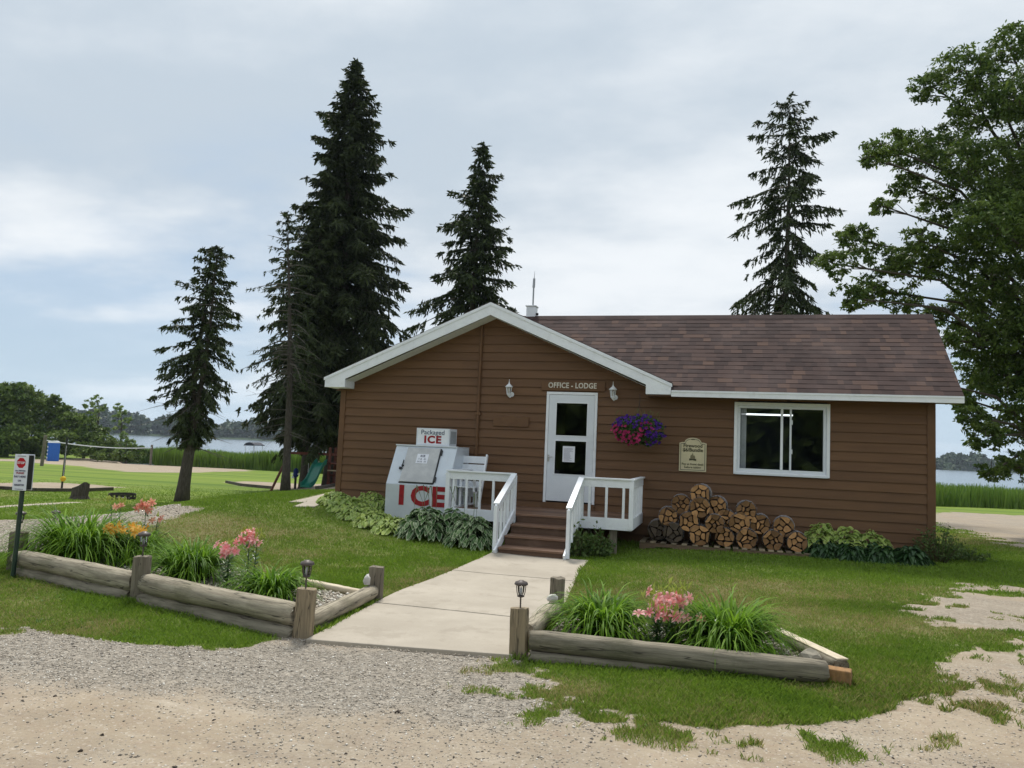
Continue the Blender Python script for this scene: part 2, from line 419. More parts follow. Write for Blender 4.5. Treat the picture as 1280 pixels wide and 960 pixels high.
gm = np_mesh('ground', np.stack([fx, fy, zz], 1), np.stack([q, q+1, q+1+nx, q+nx], 1), {k: MK[k] for k in ('grass', 'gravel', 'dry', 'path', 'bed', 'soil')}, True)
mt, T = new_mat('ground_cover')
tc = T.n('ShaderNodeTexCoord'); P = tc.outputs['Object']
def A(n): return T.n('ShaderNodeAttribute', {'attribute_name': n}).outputs['Fac']
n_f = T.noise(P, 9, 8, 0.7); n_m = T.noise(P, 1.3, 6, 0.6); n_s = T.noise(P, 40, 6, 0.7); n_b = T.noise(P, 0.3, 4, 0.5)
vor = T.n('ShaderNodeTexVoronoi', Vector=P, Scale=34.0); vor2 = T.n('ShaderNodeTexVoronoi', Vector=P, Scale=85.0)
hsv = T.n('ShaderNodeSeparateColor', Color=vor.outputs['Color']); hsv2 = T.n('ShaderNodeSeparateColor', Color=vor2.outputs['Color'])
n_l = T.noise(P, 0.45, 5, 0.6)
sand = T.mix(T.sstep(n_m, 0.3, 0.7), (0.385, 0.322, 0.238), (0.300, 0.246, 0.176))
sand = T.mix(T.math('MULTIPLY', T.sstep(n_l, 0.4, 0.65), 0.4), sand, (0.26, 0.215, 0.165))
smp = T.n('ShaderNodeMapping', Vector=P); smp.inputs['Rotation'].default_value = (0, 0, R_(-6)); smp.inputs['Scale'].default_value = (0.5, 2.6, 1)
stk = T.noise(smp.outputs[0], 1.6, 8, 0.7)
sand = T.mix(T.math('MULTIPLY', T.sstep(stk, 0.50, 0.66), 0.55), sand, (0.25, 0.20, 0.15))
sand = T.mix(T.math('MULTIPLY', T.sstep(stk, 0.44, 0.34), 0.45), sand, (0.47, 0.42, 0.34))
sand = T.mix(T.math('MULTIPLY', T.sstep(hsv2.outputs[1], 0.8, 0.95), 0.55), sand, T.mix(hsv2.outputs[2], (0.16, 0.13, 0.11), (0.62, 0.56, 0.48)))
sand = T.mix(T.math('MULTIPLY', T.sstep(n_f, 0.45, 0.8), 0.6), sand, (0.28, 0.20, 0.14))
sand = T.mix(T.math('MULTIPLY', T.sstep(n_s, 0.55, 0.75), 0.35), sand, (0.56, 0.46, 0.36))
peb = T.mix(hsv.outputs[0], (0.20, 0.18, 0.15), (0.40, 0.36, 0.30))
peb2 = T.mix(hsv2.outputs[0], (0.19, 0.17, 0.14), (0.37, 0.33, 0.275))
peb = T.mix(T.sstep(n_f, 0.42, 0.58), peb, peb2)
base = T.mix(A('gravel'), sand, peb)
base = T.mix(A('path'), base, (0.40, 0.36, 0.30))
gr = T.mix(T.sstep(n_f, 0.3, 0.7), (0.100, 0.160, 0.020), (0.150, 0.215, 0.034))
gr = T.mix(T.math('MULTIPLY', T.sstep(n_m, 0.35, 0.7), 0.45), gr, (0.18, 0.25, 0.045))
# mowing bands on the far field
st = T.n('ShaderNodeMapping', Vector=P); st.inputs['Rotation'].default_value = (0, 0, R_(-14)); st.inputs['Scale'].default_value = (0.02, 0.55, 1)
bands = T.noise(st.outputs[0], 1.0, 3, 0.6)
gr = T.mix(T.math('MULTIPLY', T.sstep(bands, 0.40, 0.62), 0.55), gr, (0.19, 0.27, 0.05))
gr = T.mix(T.math('MULTIPLY', A('dry'), 0.75), gr, T.mix(n_f, (0.27, 0.23, 0.11), (0.19, 0.17, 0.075)))
dist = T.n('ShaderNodeSeparateXYZ', Vector=P).outputs[1]
soil = T.mix(n_f, (0.10, 0.09, 0.045), (0.15, 0.14, 0.07))
nearf = T.sstep(dist, 24, 12)
gr = T.mix(T.math('MULTIPLY', nearf, 0.45), gr, soil)
gr = T.mix(T.sstep(dist, 20, 36), gr, T.mix(T.sstep(bands, 0.35, 0.65), (0.088, 0.150, 0.018), (0.175, 0.240, 0.032)))
gr = T.mix(T.math('MULTIPLY', T.sstep(T.noise(P, 0.25, 6, 0.7), 0.5, 0.7), 0.35), gr, (0.20, 0.21, 0.06))
gr = T.mix(T.sstep(dist, 180, 500), gr, (0.03, 0.055, 0.022))
cover_ = T.sstep(T.math('ADD', A('grass'), T.math('MULTIPLY', T.math('SUBTRACT', n_s, 0.5), 0.5)), 0.35, 0.65)
col = T.mix(cover_, base, gr)
col = T.mix(T.math('MULTIPLY', A('soil'), 0.5), col, (0.10, 0.08, 0.06))
hgt = T.math('ADD', T.math('MULTIPLY', vor.outputs['Distance'], T.math('MULTIPLY', A('gravel'), -0.02)), T.math('MULTIPLY', n_f, 0.012))
hgt = T.math('ADD', hgt, T.math('MULTIPLY', n_s, 0.006))
bp = T.n('ShaderNodeBump', Strength=0.9, Distance=1.0, Height=hgt)
surf(T, Base_Color=col, Roughness=0.95, Specular_IOR_Level=0.15, Normal=bp.outputs[0])
ground = link_mesh('ground', gm, mt); tag(ground, kind='structure')
# ------------------------------------------------------------ lake
mt, T = new_mat('lake_water')
tc = T.n('ShaderNodeTexCoord'); mp = T.n('ShaderNodeMapping', Vector=tc.outputs['Object']); mp.inputs['Scale'].default_value = (0.35, 1.0, 1)
nn = T.noise(mp.outputs[0], 0.9, 6, 0.6)
bp = T.n('ShaderNodeBump', Strength=0.25, Distance=0.25, Height=nn)
surf(T, Base_Color=(0.10, 0.14, 0.17, 1), Roughness=0.16, Specular_IOR_Level=0.6, Normal=bp.outputs[0])
MB().add([(-1500, 40, -2.3), (1500, 40, -2.3), (1500, 1500, -2.3), (-1500, 1500, -2.3)], [(0, 1, 2, 3)]).build('lake', mt).__setitem__('kind', 'structure')
# ------------------------------------------------------------ concrete walk and side slab
mt, T = new_mat('concrete')
tc = T.n('ShaderNodeTexCoord'); P = tc.outputs['Object']
a = T.noise(P, 1.1, 6, 0.6); b = T.noise(P, 60, 4, 0.7); c = T.noise(P, 6, 8, 0.7)
col = T.mix(T.sstep(a, 0.3, 0.7), (0.44, 0.395, 0.325), (0.36, 0.32, 0.26))
col = T.mix(T.math('MULTIPLY', T.sstep(b, 0.5, 0.72), 0.3), col, (0.30, 0.26, 0.21))
col = T.mix(T.math('MULTIPLY', T.sstep(c, 0.55, 0.8), 0.35), col, (0.50, 0.455, 0.38))
col = T.mix(T.math('MULTIPLY', T.sstep(T.noise(P, 2.3, 8, 0.75), 0.52, 0.62), 0.35), col, (0.27, 0.235, 0.185))
surf(T, Base_Color=col, Roughness=0.9, Specular_IOR_Level=0.2, Normal=T.n('ShaderNodeBump', Strength=0.3, Distance=0.006, Height=b).outputs[0])
CONC = mt
def walk_x(y):
    L = np.interp(y, [5.8, 8.2, 12], [-3.30, -3.50, -3.52]); Rr = np.interp(y, [5.8, 8.2, 11, 12], [-1.60, -1.62, -1.96, -2.0]); return L, Rr
mb = MB(); joints = [5.87, 7.45, 8.75, 10.0, 11.05, 11.98]
for k in range(5):
    y0, y1 = joints[k]+(0.0 if k == 0 else 0.006), joints[k+1]-0.006
    n = 6; tw = 0.004*(k % 2)
    vs = []
    for i in range(n+1):
        y = y0+(y1-y0)*i/n; L, Rr = walk_x(y); dy = 0.23/1.7 if k == 0 and i == 0 else 0
        for j in range(5):
            x = L+(Rr-L)*j/4; yy = y+(dy*(x-L))*(1-i/n) if k == 0 else y
            vs.append((x, yy, Hs(x, yy)+0.028+tw))
    top = len(vs); vs += [(x, y, z-0.14) for x, y, z in vs]
    fs = [(i*5+j, i*5+j+1, (i+1)*5+j+1, (i+1)*5+j) for i in range(n) for j in range(4)]
    rim = [j for j in range(5)]+[i*5+4 for i in range(1, n+1)]+[n*5+j for j in range(3, -1, -1)]+[i*5 for i in range(n-1, 0, -1)]
    fs += [(rim[i], rim[(i+1) % len(rim)], rim[(i+1) % len(rim)]+top, rim[i]+top) for i in range(len(rim))]
    mb.add(vs, fs)
wk = mb.build('front_walk', CONC, bevel=0.008); tag(wk, kind='structure')
mb = MB()
n = len(SLAB); mb.prism(SLAB, lambda u, v, t: (u, v, Hs(u, v)+(0.03 if t == 0 else -0.1)), 0)
tag(mb.build('side_path', CONC), kind='structure')
# ------------------------------------------------------------ lodge
W = 14.62; PZ = 0.168; Z0 = 2.688
BR1, BR2 = (0.150, 0.076, 0.033), (0.122, 0.061, 0.027)
SIDING = mat('brown_siding', BR1, BR2, scale=3, rough=0.62, bump=0.12, bscale=14, stretch=(0.35, 3, 3), attr=0.16, spec=0.35, dirt=((0.095, 0.050, 0.026), 1.7, 0.30), dist=0.004)
BROWN = mat('brown_trim', (0.145, 0.073, 0.032), (0.116, 0.058, 0.026), scale=5, rough=0.6, bump=0.1, spec=0.35, dirt=((0.10, 0.06, 0.035), 3, 0.3))
WHITE = mat('white_paint', (0.82, 0.85, 0.88), (0.76, 0.79, 0.83), scale=4, rough=0.45, bump=0.06, spec=0.4, dirt=((0.48, 0.47, 0.43), 7, 0.28), dist=0.003)
WHITE2 = mat('white_aluminium', (0.72, 0.76, 0.80), (0.66, 0.70, 0.75), scale=2, rough=0.35, bump=0.02, spec=0.5)
lodge = empty('lodge_house', (-2.2, W, 0.0), 'brown lap sided single storey lodge with white trim and shingled roof', 'house')
rng = np.random.default_rng(7)
def gline(x): return 4.36-0.436*abs(x+4.45)
def clad(mb, x0f, x1f, zlo, zhi, ypl, openings, face=1):
    k0 = int(math.floor((zlo-Z0)/PZ))
    for k in range(k0, 14):
        zb = Z0+k*PZ; zt = zb+PZ
        if zt <= zlo+0.01 or zb >= zhi-0.01: continue
        zb_, zt_ = max(zb, zlo), min(zt, zhi)
        cuts = [(a, b) for a, b, c, d in openings if c < zt_ and d > zb_]
        xa, xb = x0f(zb_), x1f(zb_); xc, xd = x0f(zt_), x1f(zt_)
        if xb-xa < 0.06: continue
        segs = []; cur = xa
        for a, b in sorted(cuts): segs.append((cur, a)); cur = b
        segs.append((cur, xb))
        for s0, s1 in segs:
            if s1-s0 < 0.03: continue
            js = [s0]
            if s1-s0 > 3.4:
                js += sorted(rng.uniform(s0+0.8, s1-0.8, int((s1-s0)/3.6)))
            js.append(s1)
            for a, b in zip(js[:-1], js[1:]):
                mb.val = float(rng.random())
                ta = max(a, xc) if a == xa else a; tb = min(b, xd) if b == xb else b
                if tb <= ta: ta = tb = (a+b)/2
                a2, b2 = a+0.0008, b-0.0008
                mb.add([(a2, ypl-0.027*face, zb_), (b2, ypl-0.027*face, zb_), (tb-0.0008, ypl-0.004*face, zt_), (ta+0.0008, ypl-0.004*face, zt_), (a2, ypl, zb_), (b2, ypl, zb_)],
                       [(0, 1, 2, 3), (4, 5, 1, 0)])
DOOR = (-3.36, -2.37, 0.60, 2.77); WIN = (0.13, 1.745, 1.365, 2.66)
mb = MB()
clad(mb, lambda z: max(-7.66, -4.45-(4.36-z)/0.436), lambda z: min(3.30, 99 if z < 2.75 else -4.45+(4.36-z)/0.436), 0.16, 4.3, W, [(DOOR[0]+.02, DOOR[1]-.02, 0, DOOR[3]-.02), (WIN[0]+.03, WIN[1]-.03, WIN[2]+.03, WIN[3]-.03)])
mb.val = 0.45
mb.box(-7.73, -3.3, W, W+0.08, -0.4, 2.7); mb.box(-2.4, 0.2, W, W+0.08, -0.4, 2.7); mb.box(1.7, 3.38, W, W+0.08, -0.4, 2.7); mb.box(0.2, 1.7, W, W+0.08, -0.4, 1.40)
mb.prism([(-7.9, 2.7), (-4.45, 4.3), (-1.0, 2.7)], lambda u, v, t: (u, W+t*0.08, v), 0)
mb.build('front_wall', SIDING, lodge)
def sidewall(x, y0, y1, z1f, face):
    m2 = MB()
    for k in range(-16, 12):
        zb = Z0+k*PZ; zt = zb+PZ
        ya, yb = y0, y1
        if zb > z1f: continue
        m2.val = float(rng.random())
        m2.add([(x+face*0.019, y0, zb), (x+face*0.019, y1, zb), (x+face*0.004, y1, zt), (x+face*0.004, y0, zt), (x, y0, zb), (x, y1, zb)], [(0, 1, 2, 3), (4, 5, 1, 0)])
    return m2
m2 = sidewall(-7.75, W, W+6, 2.6, -1); m2.box(-7.74, -7.66, W+.09, W+6, -0.6, 2.75); m2.build('side_wall', SIDING, lodge)
m2 = sidewall(3.40, W, W+3.7, 2.6, 1); m2.box(3.31, 3.39, W+.09, W+3.7, -0.6, 2.75)
m2.prism([(W, 2.7), (W+1.65, 4.3), (W+3.4, 2.7)], lambda u, v, t: (3.39-t*0.08, u, v), 0); m2.build('side_wall', SIDING, lodge)
MB().box(-7.74, -1.0, W+5.9, W+6, -0.6, 2.8).box(-1.0, 3.39, W+3.62, W+3.7, -0.6, 2.8).box(-1.08, -1.0, W+3.7, W+5.9, -.6, 2.8).build('back_wall', SIDING, lodge)
for x0, x1 in ((-7.765, -7.645), (3.285, 3.415)):
    MB().box(x0, x1, W-0.034, W+0.09, 0.0 if x0 < 0 else -0.1, 2.72).build('corner_board', BROWN, lodge, bevel=0.004)
MB().box(-7.82, -7.70, W-0.07, W+0.05, 0.1, 0.55).build('corner_block', BROWN, lodge, bevel=0.004)
for bx in ((-1.32, 0.1, W-0.03), (-7.6, -5.0, W-0.03), (0.102, 3.28, W-0.028)): MB().box(bx[0], bx[1], bx[2], W-0.001, -0.1, 0.16).build('skirt_board', BROWN, lodge, bevel=0.004)
# roof: rows of separate shingle tabs on two sloping decks
mt, T = new_mat('shingles')
a = T.n('ShaderNodeAttribute', {'attribute_name': 'v'}); tc = T.n('ShaderNodeTexCoord')
rp = T.n('ShaderNodeValToRGB', Fac=a.outputs['Fac'])
cr = rp.color_ramp; cr.elements[0].color = (0.040, 0.028, 0.027, 1); cr.elements[1].color = (0.112, 0.070, 0.054, 1)
e1 = cr.elements.new(0.5); e1.color = (0.066, 0.044, 0.040, 1); e2 = cr.elements.new(0.8); e2.color = (0.084, 0.054, 0.047, 1)
g_ = T.noise(tc.outputs['Object'], 160, 3, 0.7)
cc = T.mix(T.math('MULTIPLY', T.sstep(g_, 0.4, 0.7), 0.4), rp.outputs[0], (0.08, 0.055, 0.05))
cc = T.mix(T.math('MULTIPLY', T.sstep(T.noise(tc.outputs['Object'], 0.9, 4, 0.6), 0.45, 0.75), 0.25), cc, (0.17, 0.13, 0.12))
surf(T, Base_Color=cc, Roughness=0.93, Specular_IOR_Level=0.2, Normal=T.n('ShaderNodeBump', Strength=0.5, Distance=0.004, Height=g_).outputs[0])
SHING = mt
OV = 0.42; EY = W-OV; EZ = 2.815; RY = W+1.65; RZ = 4.53; XR = 3.745
def roof_tabs(mb, origin, ux, us, nrm, length, slope_len, lo_fn, hi_fn, row=0.14):
    """tabs along ux, rows climbing along us from the eave"""
    origin, ux, us, nrm = map(Vector, (origin, ux, us, nrm)); r = 0; rr = np.random.default_rng(3)
    n = int(math.ceil(slope_len/row))
    for r in range(n):
        s0 = r*row; s1 = min(s0+row, slope_len)
        a0, b0 = lo_fn(s0+0.5*row), hi_fn(s0+0.5*row); x = a0
        if b0-a0 < 0.02: continue
        lastv = 0.4
        while x < b0-0.001:
            wdt = float(rr.choice([0.10, 0.14, 0.17, 0.2, 0.26])); x1 = min(x+wdt, b0)
            lastv = float(np.clip(rr.choice([0.10, 0.2, 0.3, 0.42, 0.5, 0.58, 0.70, 0.92])+rr.normal()*0.05, 0, 1)); mb.val = lastv
            h = 0.007+0.003*(rr.random() < 0.5)
            p = lambda xx, ss, hh: tuple(origin+ux*xx+us*ss+nrm*hh)
            mb.add([p(x, s0, h), p(x1, s0, h), p(x1, s1, 0.003), p(x, s1, 0.003), p(x, s0, -0.003), p(x1, s0, -0.003)], [(0, 1, 2, 3), (4, 5, 1, 0), (4, 0, 3), (5, 2, 1)])
            x = x1
mb = MB()
sl_len = math.hypot(RY-EY, RZ-EZ); us = ((0, (RY-EY)/sl_len, (RZ-EZ)/sl_len)); nr = (0, -(RZ-EZ)/sl_len, (RY-EY)/sl_len)
def lo_right(s):
    z = EZ+(RZ-EZ)*s/sl_len
    return max(-4.45, -4.45+(4.44-z)/0.436)-0.04 if z < 4.44 else -4.45
roof_tabs(mb, (0, EY, EZ), (1, 0, 0), us, nr, 8, sl_len, lo_right, lambda s: XR)
roof_tabs(mb, (0, RY+2.05, EZ), (1, 0, 0), (0, -us[1], us[2]), (0, -nr[1], nr[2]), 8, sl_len, lambda s: -4.45, lambda s: XR)
# deck below the tabs, ridge caps
mb.val = 0.15
mb.add([(-1.05, EY, EZ-.006), (XR, EY, EZ-.006), (XR, RY, RZ-.006), (-4.45, RY, RZ-.006), (-4.45, RY-0.1, RZ-.09)], [(0, 1, 2, 3, 4)])
mb.add([(-1.05, RY+2.05, EZ-.006), (XR, RY+2.05, EZ-.006), (XR, RY, RZ-.006), (-4.45, RY, RZ-.006), (-4.45, RY+2.05, EZ-.006)], [(0, 1, 2, 3, 4)])
x = -4.5
while x < XR:
    mb.val = float(rng.random()*0.5); x1 = min(x+0.28, XR+.01)
    mb.add([(x, RY-0.11, RZ-0.075), (x1, RY-0.11, RZ-0.075), (x1, RY, RZ+0.022), (x, RY, RZ+0.022), (x, RY+0.11, RZ-0.075), (x1, RY+0.11, RZ-0.075)], [(0, 1, 2, 3), (3, 2, 5, 4)]); x = x1
gs = math.hypot(3.47, 3.47*0.436); gl = 3.47/gs; gz_ = 3.47*0.436/gs
for sgn in (-1, 1):
    roof_tabs(mb, (-4.45+sgn*3.49, EY-0.02, 4.46-0.436*3.49), (0, 1, 0), (-sgn*gl, 0, gz_), (sgn*gz_, 0, gl), 6.4, gs, (lambda s: 0.0), (lambda s: 6.7) if sgn < 0 else (lambda s: 2.2))
    mb.val = 0.15
    ye = W+6.3 if sgn < 0 else W+3.7
    mb.add([(-4.45, EY, 4.448), (-4.45, ye, 4.448), (-4.45+sgn*3.49, ye, 4.448-0.436*3.49), (-4.45+sgn*3.49, EY, 4.448-0.436*3.49)], [(0, 1, 2, 3)])
roof = mb.build('roof', SHING, lodge)
mb = MB().box(-4.28, -4.08, RY-0.02, RY+0.2, 4.35, 4.76).box(-4.30, -4.06, RY-0.04, RY+0.22, 4.76, 4.785)
ch = mb.build('chimney', WHITE, roof, bevel=0.006)
MB().tube([(-4.16, RY+0.08, 4.76), (-4.16, RY+0.08, 5.22)], 0.018, 8).tube([(-4.16, RY+0.08, 5.2), (-4.155, RY+0.08, 5.40)], [0.03, 0.025], 8).tube([(-4.155, RY+0.08, 5.40), (-4.15, RY+0.08, 5.56)], [0.008, 0.003], 6).build('antenna', mat('grey_metal', (0.35, 0.36, 0.37), rough=0.4, metal=0.8, bump=0), roof)
MB().tube([(-4.05, RY-0.05, 4.58), (-4.0, RY-0.05, 4.58)], 0.03, 8).build('vent', mat('black_plastic', (0.02, 0.02, 0.022), rough=0.5, bump=0), roof)
# gable trim
yo = EY-0.025
def rake(mb, sgn):
    xe = 3.47; xi = 3.02
    pts = [(0, 4.44), (xe, 4.44-0.436*xe), (xe, 2.735), (xi, 2.735), (xi, 4.44-0.436*xi-0.215), (0, 4.44-0.235)]
    mb.prism([(-4.45+sgn*a, b) for a, b in pts], lambda u, v, t: (u, yo+t*0.028, v), 0)
for sgn in (-1, 1):
    mb = MB(); rake(mb, sgn); mb.build('rake_board', WHITE, lodge, bevel=0.003)
    MB().prism([(-4.45+sgn*a, b) for a, b in ((0, 4.452), (3.49, 4.452-0.436*3.49), (3.49, 4.452-0.436*3.49-0.06), (0, 4.452-0.06))], lambda u, v, t: (u, yo-0.014+t*0.013, v), 0).build('rake_trim', WHITE, lodge, bevel=0.002)
    xe = -4.45+sgn*3.47; xi = -4.45+sgn*3.02
    # boxed return, soffit and side fascia
    MB().box(min(xe, xi)+.003, max(xe, xi)-.003, EY+0.004, W-0.02, 2.738, 2.755).box(min(xi, xi+0.02*sgn), max(xi, xi+0.02*sgn), EY+0.004, W-0.02, 2.755, 2.93).build('return_box', WHITE, lodge)
    MB().add([(-4.45, EY+.004, 4.20), (-4.45, W-.02, 4.20), (xi, W-.02, 4.20-.436*3.02), (xi, EY+.004, 4.20-.436*3.02)], [(0, 1, 2, 3)]).build('soffit', WHITE, lodge)
MB().box(-7.935, -7.905, EY+.01, W+6.3, 2.74, 2.93).build('fascia', WHITE, lodge)
MB().box(-0.975, XR, EY-0.022, EY, 2.700, 2.812).build('fascia', WHITE, lodge, bevel=0.003)
MB().box(-0.97, XR-0.005, EY-0.034, EY-0.023, 2.783, 2.815).build('drip_edge', WHITE, lodge)
MB().box(-1.4, XR-0.01, EY+0.002, W-0.02, 2.708, 2.722).build('soffit', BROWN, lodge)
MB().prism([(EY, 2.70), (EY, 2.80), (RY, 4.51), (RY+2.05, 2.80), (RY+2.05, 2.70), (RY, 4.38)], lambda u, v, t: (XR-0.022-0.02*t, u, v), 0).build('rake_board', WHITE, lodge)
# conduit on the gable
MB().tube([(-4.735, W-0.045, 4.06), (-4.74, W-0.045, 0.9)], 0.03, 10).box(-4.80, -4.67, W-0.03, W-0.015, 3.55, 3.58).box(-4.80, -4.67, W-0.03, W-0.015, 2.2, 2.23).box(-4.79, -4.68, W-.08, W-.01, 2.28, 2.33).build('conduit', BROWN, lodge)
# rooms behind the glass
DARK = mat('room_dark', (0.018, 0.022, 0.045), (0.014, 0.018, 0.035), bump=0)  # room shade and navy window tone put into the wall colour
rb = MB()
x0, x1, y0, y1, z0, z1 = -3.6, 2.6, W+0.085, W+3.0, 0.5, 2.69
rb.add([(x0, y0, z0), (x1, y0, z0), (x1, y1, z0), (x0, y1, z0), (x0, y0, z1), (x1, y0, z1), (x1, y1, z1), (x0, y1, z1)], [(0, 1, 2, 3), (4, 5, 6, 7), (3, 2, 6, 7), (0, 3, 7, 4), (1, 2, 6, 5)])
rb.build('interior', DARK, lodge)
MB().box(0.3, 0.62, W+2.2, W+2.28, 2.55, 2.58).box(0.62, 1.3, W+2.2, W+2.28, 2.55, 2.58).build('tube_lamp', emit_mat('tube_light', (0.9, 0.97, 1.0), 1.6), lodge)
mb = MB(); cy = W+0.10
for i in range(9):
    mb.box(0.20+i*0.016, 0.20+i*0.016+0.014, cy+0.02*(i % 2), cy+0.02*(i % 2)+0.01, 1.42, 2.62)
mb.build('curtain', mat('curtain_cloth', (0.8, 0.84, 0.9), bump=0), lodge)
# door
GL = glass_mat('window_glass', (0.95, 0.96, 0.97))
GLD = glass_mat('dark_glass', (0.45, 0.48, 0.6))
x0, x1, z0, z1 = -3.36, -2.37, 0.56, 2.77
mb = MB().box(x0, x0+0.05, W-0.045, W+0.06, z0+.06, z1-0.05).box(x1-0.05, x1, W-0.045, W+0.06, z0+.06, z1-0.05).box(x0, x1, W-0.048, W+0.06, z1-0.05, z1)
dr = MB()
gx0, gx1 = -3.17, -2.545
a, b = x0+0.055, x1-0.055; yf, yb = W-0.038, W-0.004
for bx in ((a, gx0, 0.69, 2.715), (gx1, b, 0.69, 2.715), (gx0, gx1, 2.57, 2.715), (gx0, gx1, 1.845, 1.925), (gx0, gx1, 0.69, 1.19)): dr.box(bx[0], bx[1], yf, yb, bx[2], bx[3])
door = dr.build('door', WHITE2, lodge)
mb.build('door_frame', WHITE, door, bevel=0.003)
mb = MB()
for zA, zB in ((1.925, 2.57), (1.19, 1.845)):
    for bx in ((gx0, gx0+.014, zA, zB), (gx1-.014, gx1, zA, zB), (gx0+.014, gx1-.014, zA, zA+.014), (gx0+.014, gx1-.014, zB-.014, zB)): mb.box(bx[0]-.001, bx[1]+.001, yf-0.008, yf+0.001, bx[2], bx[3])
mb.build('glazing_bead', WHITE, door)
MB().box(gx0, gx1, W-0.020, W-0.016, 1.925, 2.57).build('pane', GLD, door)
MB().box(gx0, gx1, W-0.020, W-0.016, 1.19, 1.845).build('pane', GLD, door)
METAL = mat('bright_metal', (0.6, 0.6, 0.6), rough=0.3, metal=0.9, bump=0)
MB().box(-3.295, -3.268, yf-.012, yf, 1.43, 1.56).tube([(-3.28, yf-.03, 1.52), (-3.20, yf-.045, 1.52)], 0.009).tube([(-3.28, yf-.03, 1.47), (-3.28, yf, 1.47)], 0.010).build('handle', METAL, door)
MB().box(-3.36, -2.37, W-0.06, W+0.05, 0.545, 0.66).build('threshold', BROWN, door)
# window
x0, x1, z0, z1 = WIN
def ring(mb, x0, x1, z0, z1, t, ya, yb):
    mb.box(x0, x0+t, ya, yb, z0, z1).box(x1-t, x1, ya, yb, z0, z1).box(x0+t, x1-t, ya, yb, z1-t, z1).box(x0+t, x1-t, ya, yb, z0, z0+t)
fr = MB(); ring(fr, x0, x1, z0, z1, 0.055, W-0.05, W+0.07)
win = fr.build('window', WHITE, lodge, bevel=0.004)
mb = MB(); ring(mb, x0+.056, x1-.056, z0+.056, z1-.056, 0.05, W-0.022, W+0.06); mb.box(x0+.03, x1-.03, W-.072, W-.051, z0-.004, z0+.03); mb.build('frame', WHITE2, win, bevel=0.003)
mb = MB(); mb.box(0.925, 0.968, W-0.03, W+0.02, z0+.107, z1-.107); mb.build('meeting_rail', WHITE, win, bevel=0.003)
mb = MB(); mb.box(1.08, 1.113, W+0.0, W+0.03, z0+.107, z1-.107).box(1.113, 1.13, W-0.008, W+.02, 2.28, 2.36).box(1.113, 1.13, W-0.008, W+.02, 1.76, 1.84); mb.build('sash', WHITE2, win, bevel=0.002)
MB().box(x0+.106, 0.925, W+0.004, W+0.008, z0+.106, z1-.106).build('pane', GL, win)
MB().box(0.968, x1-.106, W+0.034, W+0.038, z0+.106, z1-.106).build('pane', GL, win)
# ------------------------------------------------------------ porch
STAIN = mat('stained_boards', (0.195, 0.112, 0.072), (0.135, 0.078, 0.050), scale=4, rough=0.6, bump=0.15, stretch=(0.5, 6, 6), spec=0.35, attr=True, dirt=((0.24, 0.16, 0.115), 4, 0.35))
GREYW = mat('weathered_post', (0.24, 0.21, 0.16), (0.15, 0.13, 0.10), scale=5, rough=0.9, bump=0.5, stretch=(6, 6, 0.8))
porch = empty('porch', (-3.1, 12.95, 0), 'white railed porch with brown steps and floor below the office door', 'porch')
PX0, PX1, PY0, PF = -4.67, -1.50, 12.95, 0.545
mb = MB(); y = PY0-0.02; i = 0
while y < W-0.03:
    mb.val = float(rng.random()); mb.box(PX0, PX1, y, min(y+0.137, W-0.022), PF-0.035, PF); y += 0.142
mb.build('floor', STAIN, porch, bevel=0.004)
sx0, sx1 = -3.44, -2.37
rz = (PF+0.05)/4
mt_ = []
for k in range(1, 4):
    z = -0.05+rz*k; yy = PY0-0.35*(4-k)
    mb = MB(); mb.val = 0.7; mb.box(sx0+.01, sx1-.01, yy-0.03, yy+0.155, z-0.036, z); mb.val = 0.5; mb.box(sx0+.01, sx1-.01, yy+0.16, yy+0.352, z-0.036, z)
    mb.build('tread', STAIN, porch, bevel=0.005)
for k in range(0, 4):
    z = -0.05+rz*k; yy = PY0-0.35*(3-k)
    mb = MB(); mb.val = 0.12; mb.box(sx0+.012, sx1-.012, yy+0.0, yy+0.02, z-0.0, z+rz-0.037); mb.build('riser', STAIN, porch)
# white skirt boards of the floor
for bx in ((PX0, sx0-0.01, PY0-0.06, PY0-0.022), (sx1+0.02, PX1+0.03, PY0-0.06, PY0-0.022)):
    MB().box(*bx, 0.385, PF+0.03).build('fascia', WHITE, porch, bevel=0.004)
MB().box(PX1+.002, PX1+.038, PY0-.02, W-.03, 0.385, PF+0.03).build('fascia', WHITE, porch, bevel=0.004)
MB().box(PX0-.038, PX0-.002, PY0-.06, W-.03, 0.385, PF+0.03).build('fascia', WHITE, porch, bevel=0.004)
MB().box(-3.3, -2.5, PY0+0.1, PY0+0.14, -.1, PF-.04).box(PX0+.05, PX1-.05, PY0+0.75, PY0+0.79, 0.3, PF-.037).build('joist', GREYW, porch)
for x in (-1.78, -4.5):
    MB().box(x-0.06, x+0.06, PY0+0.02, PY0+0.13, -0.15, PF-0.04).build('post', GREYW, porch, bevel=0.006)
RT = 1.225
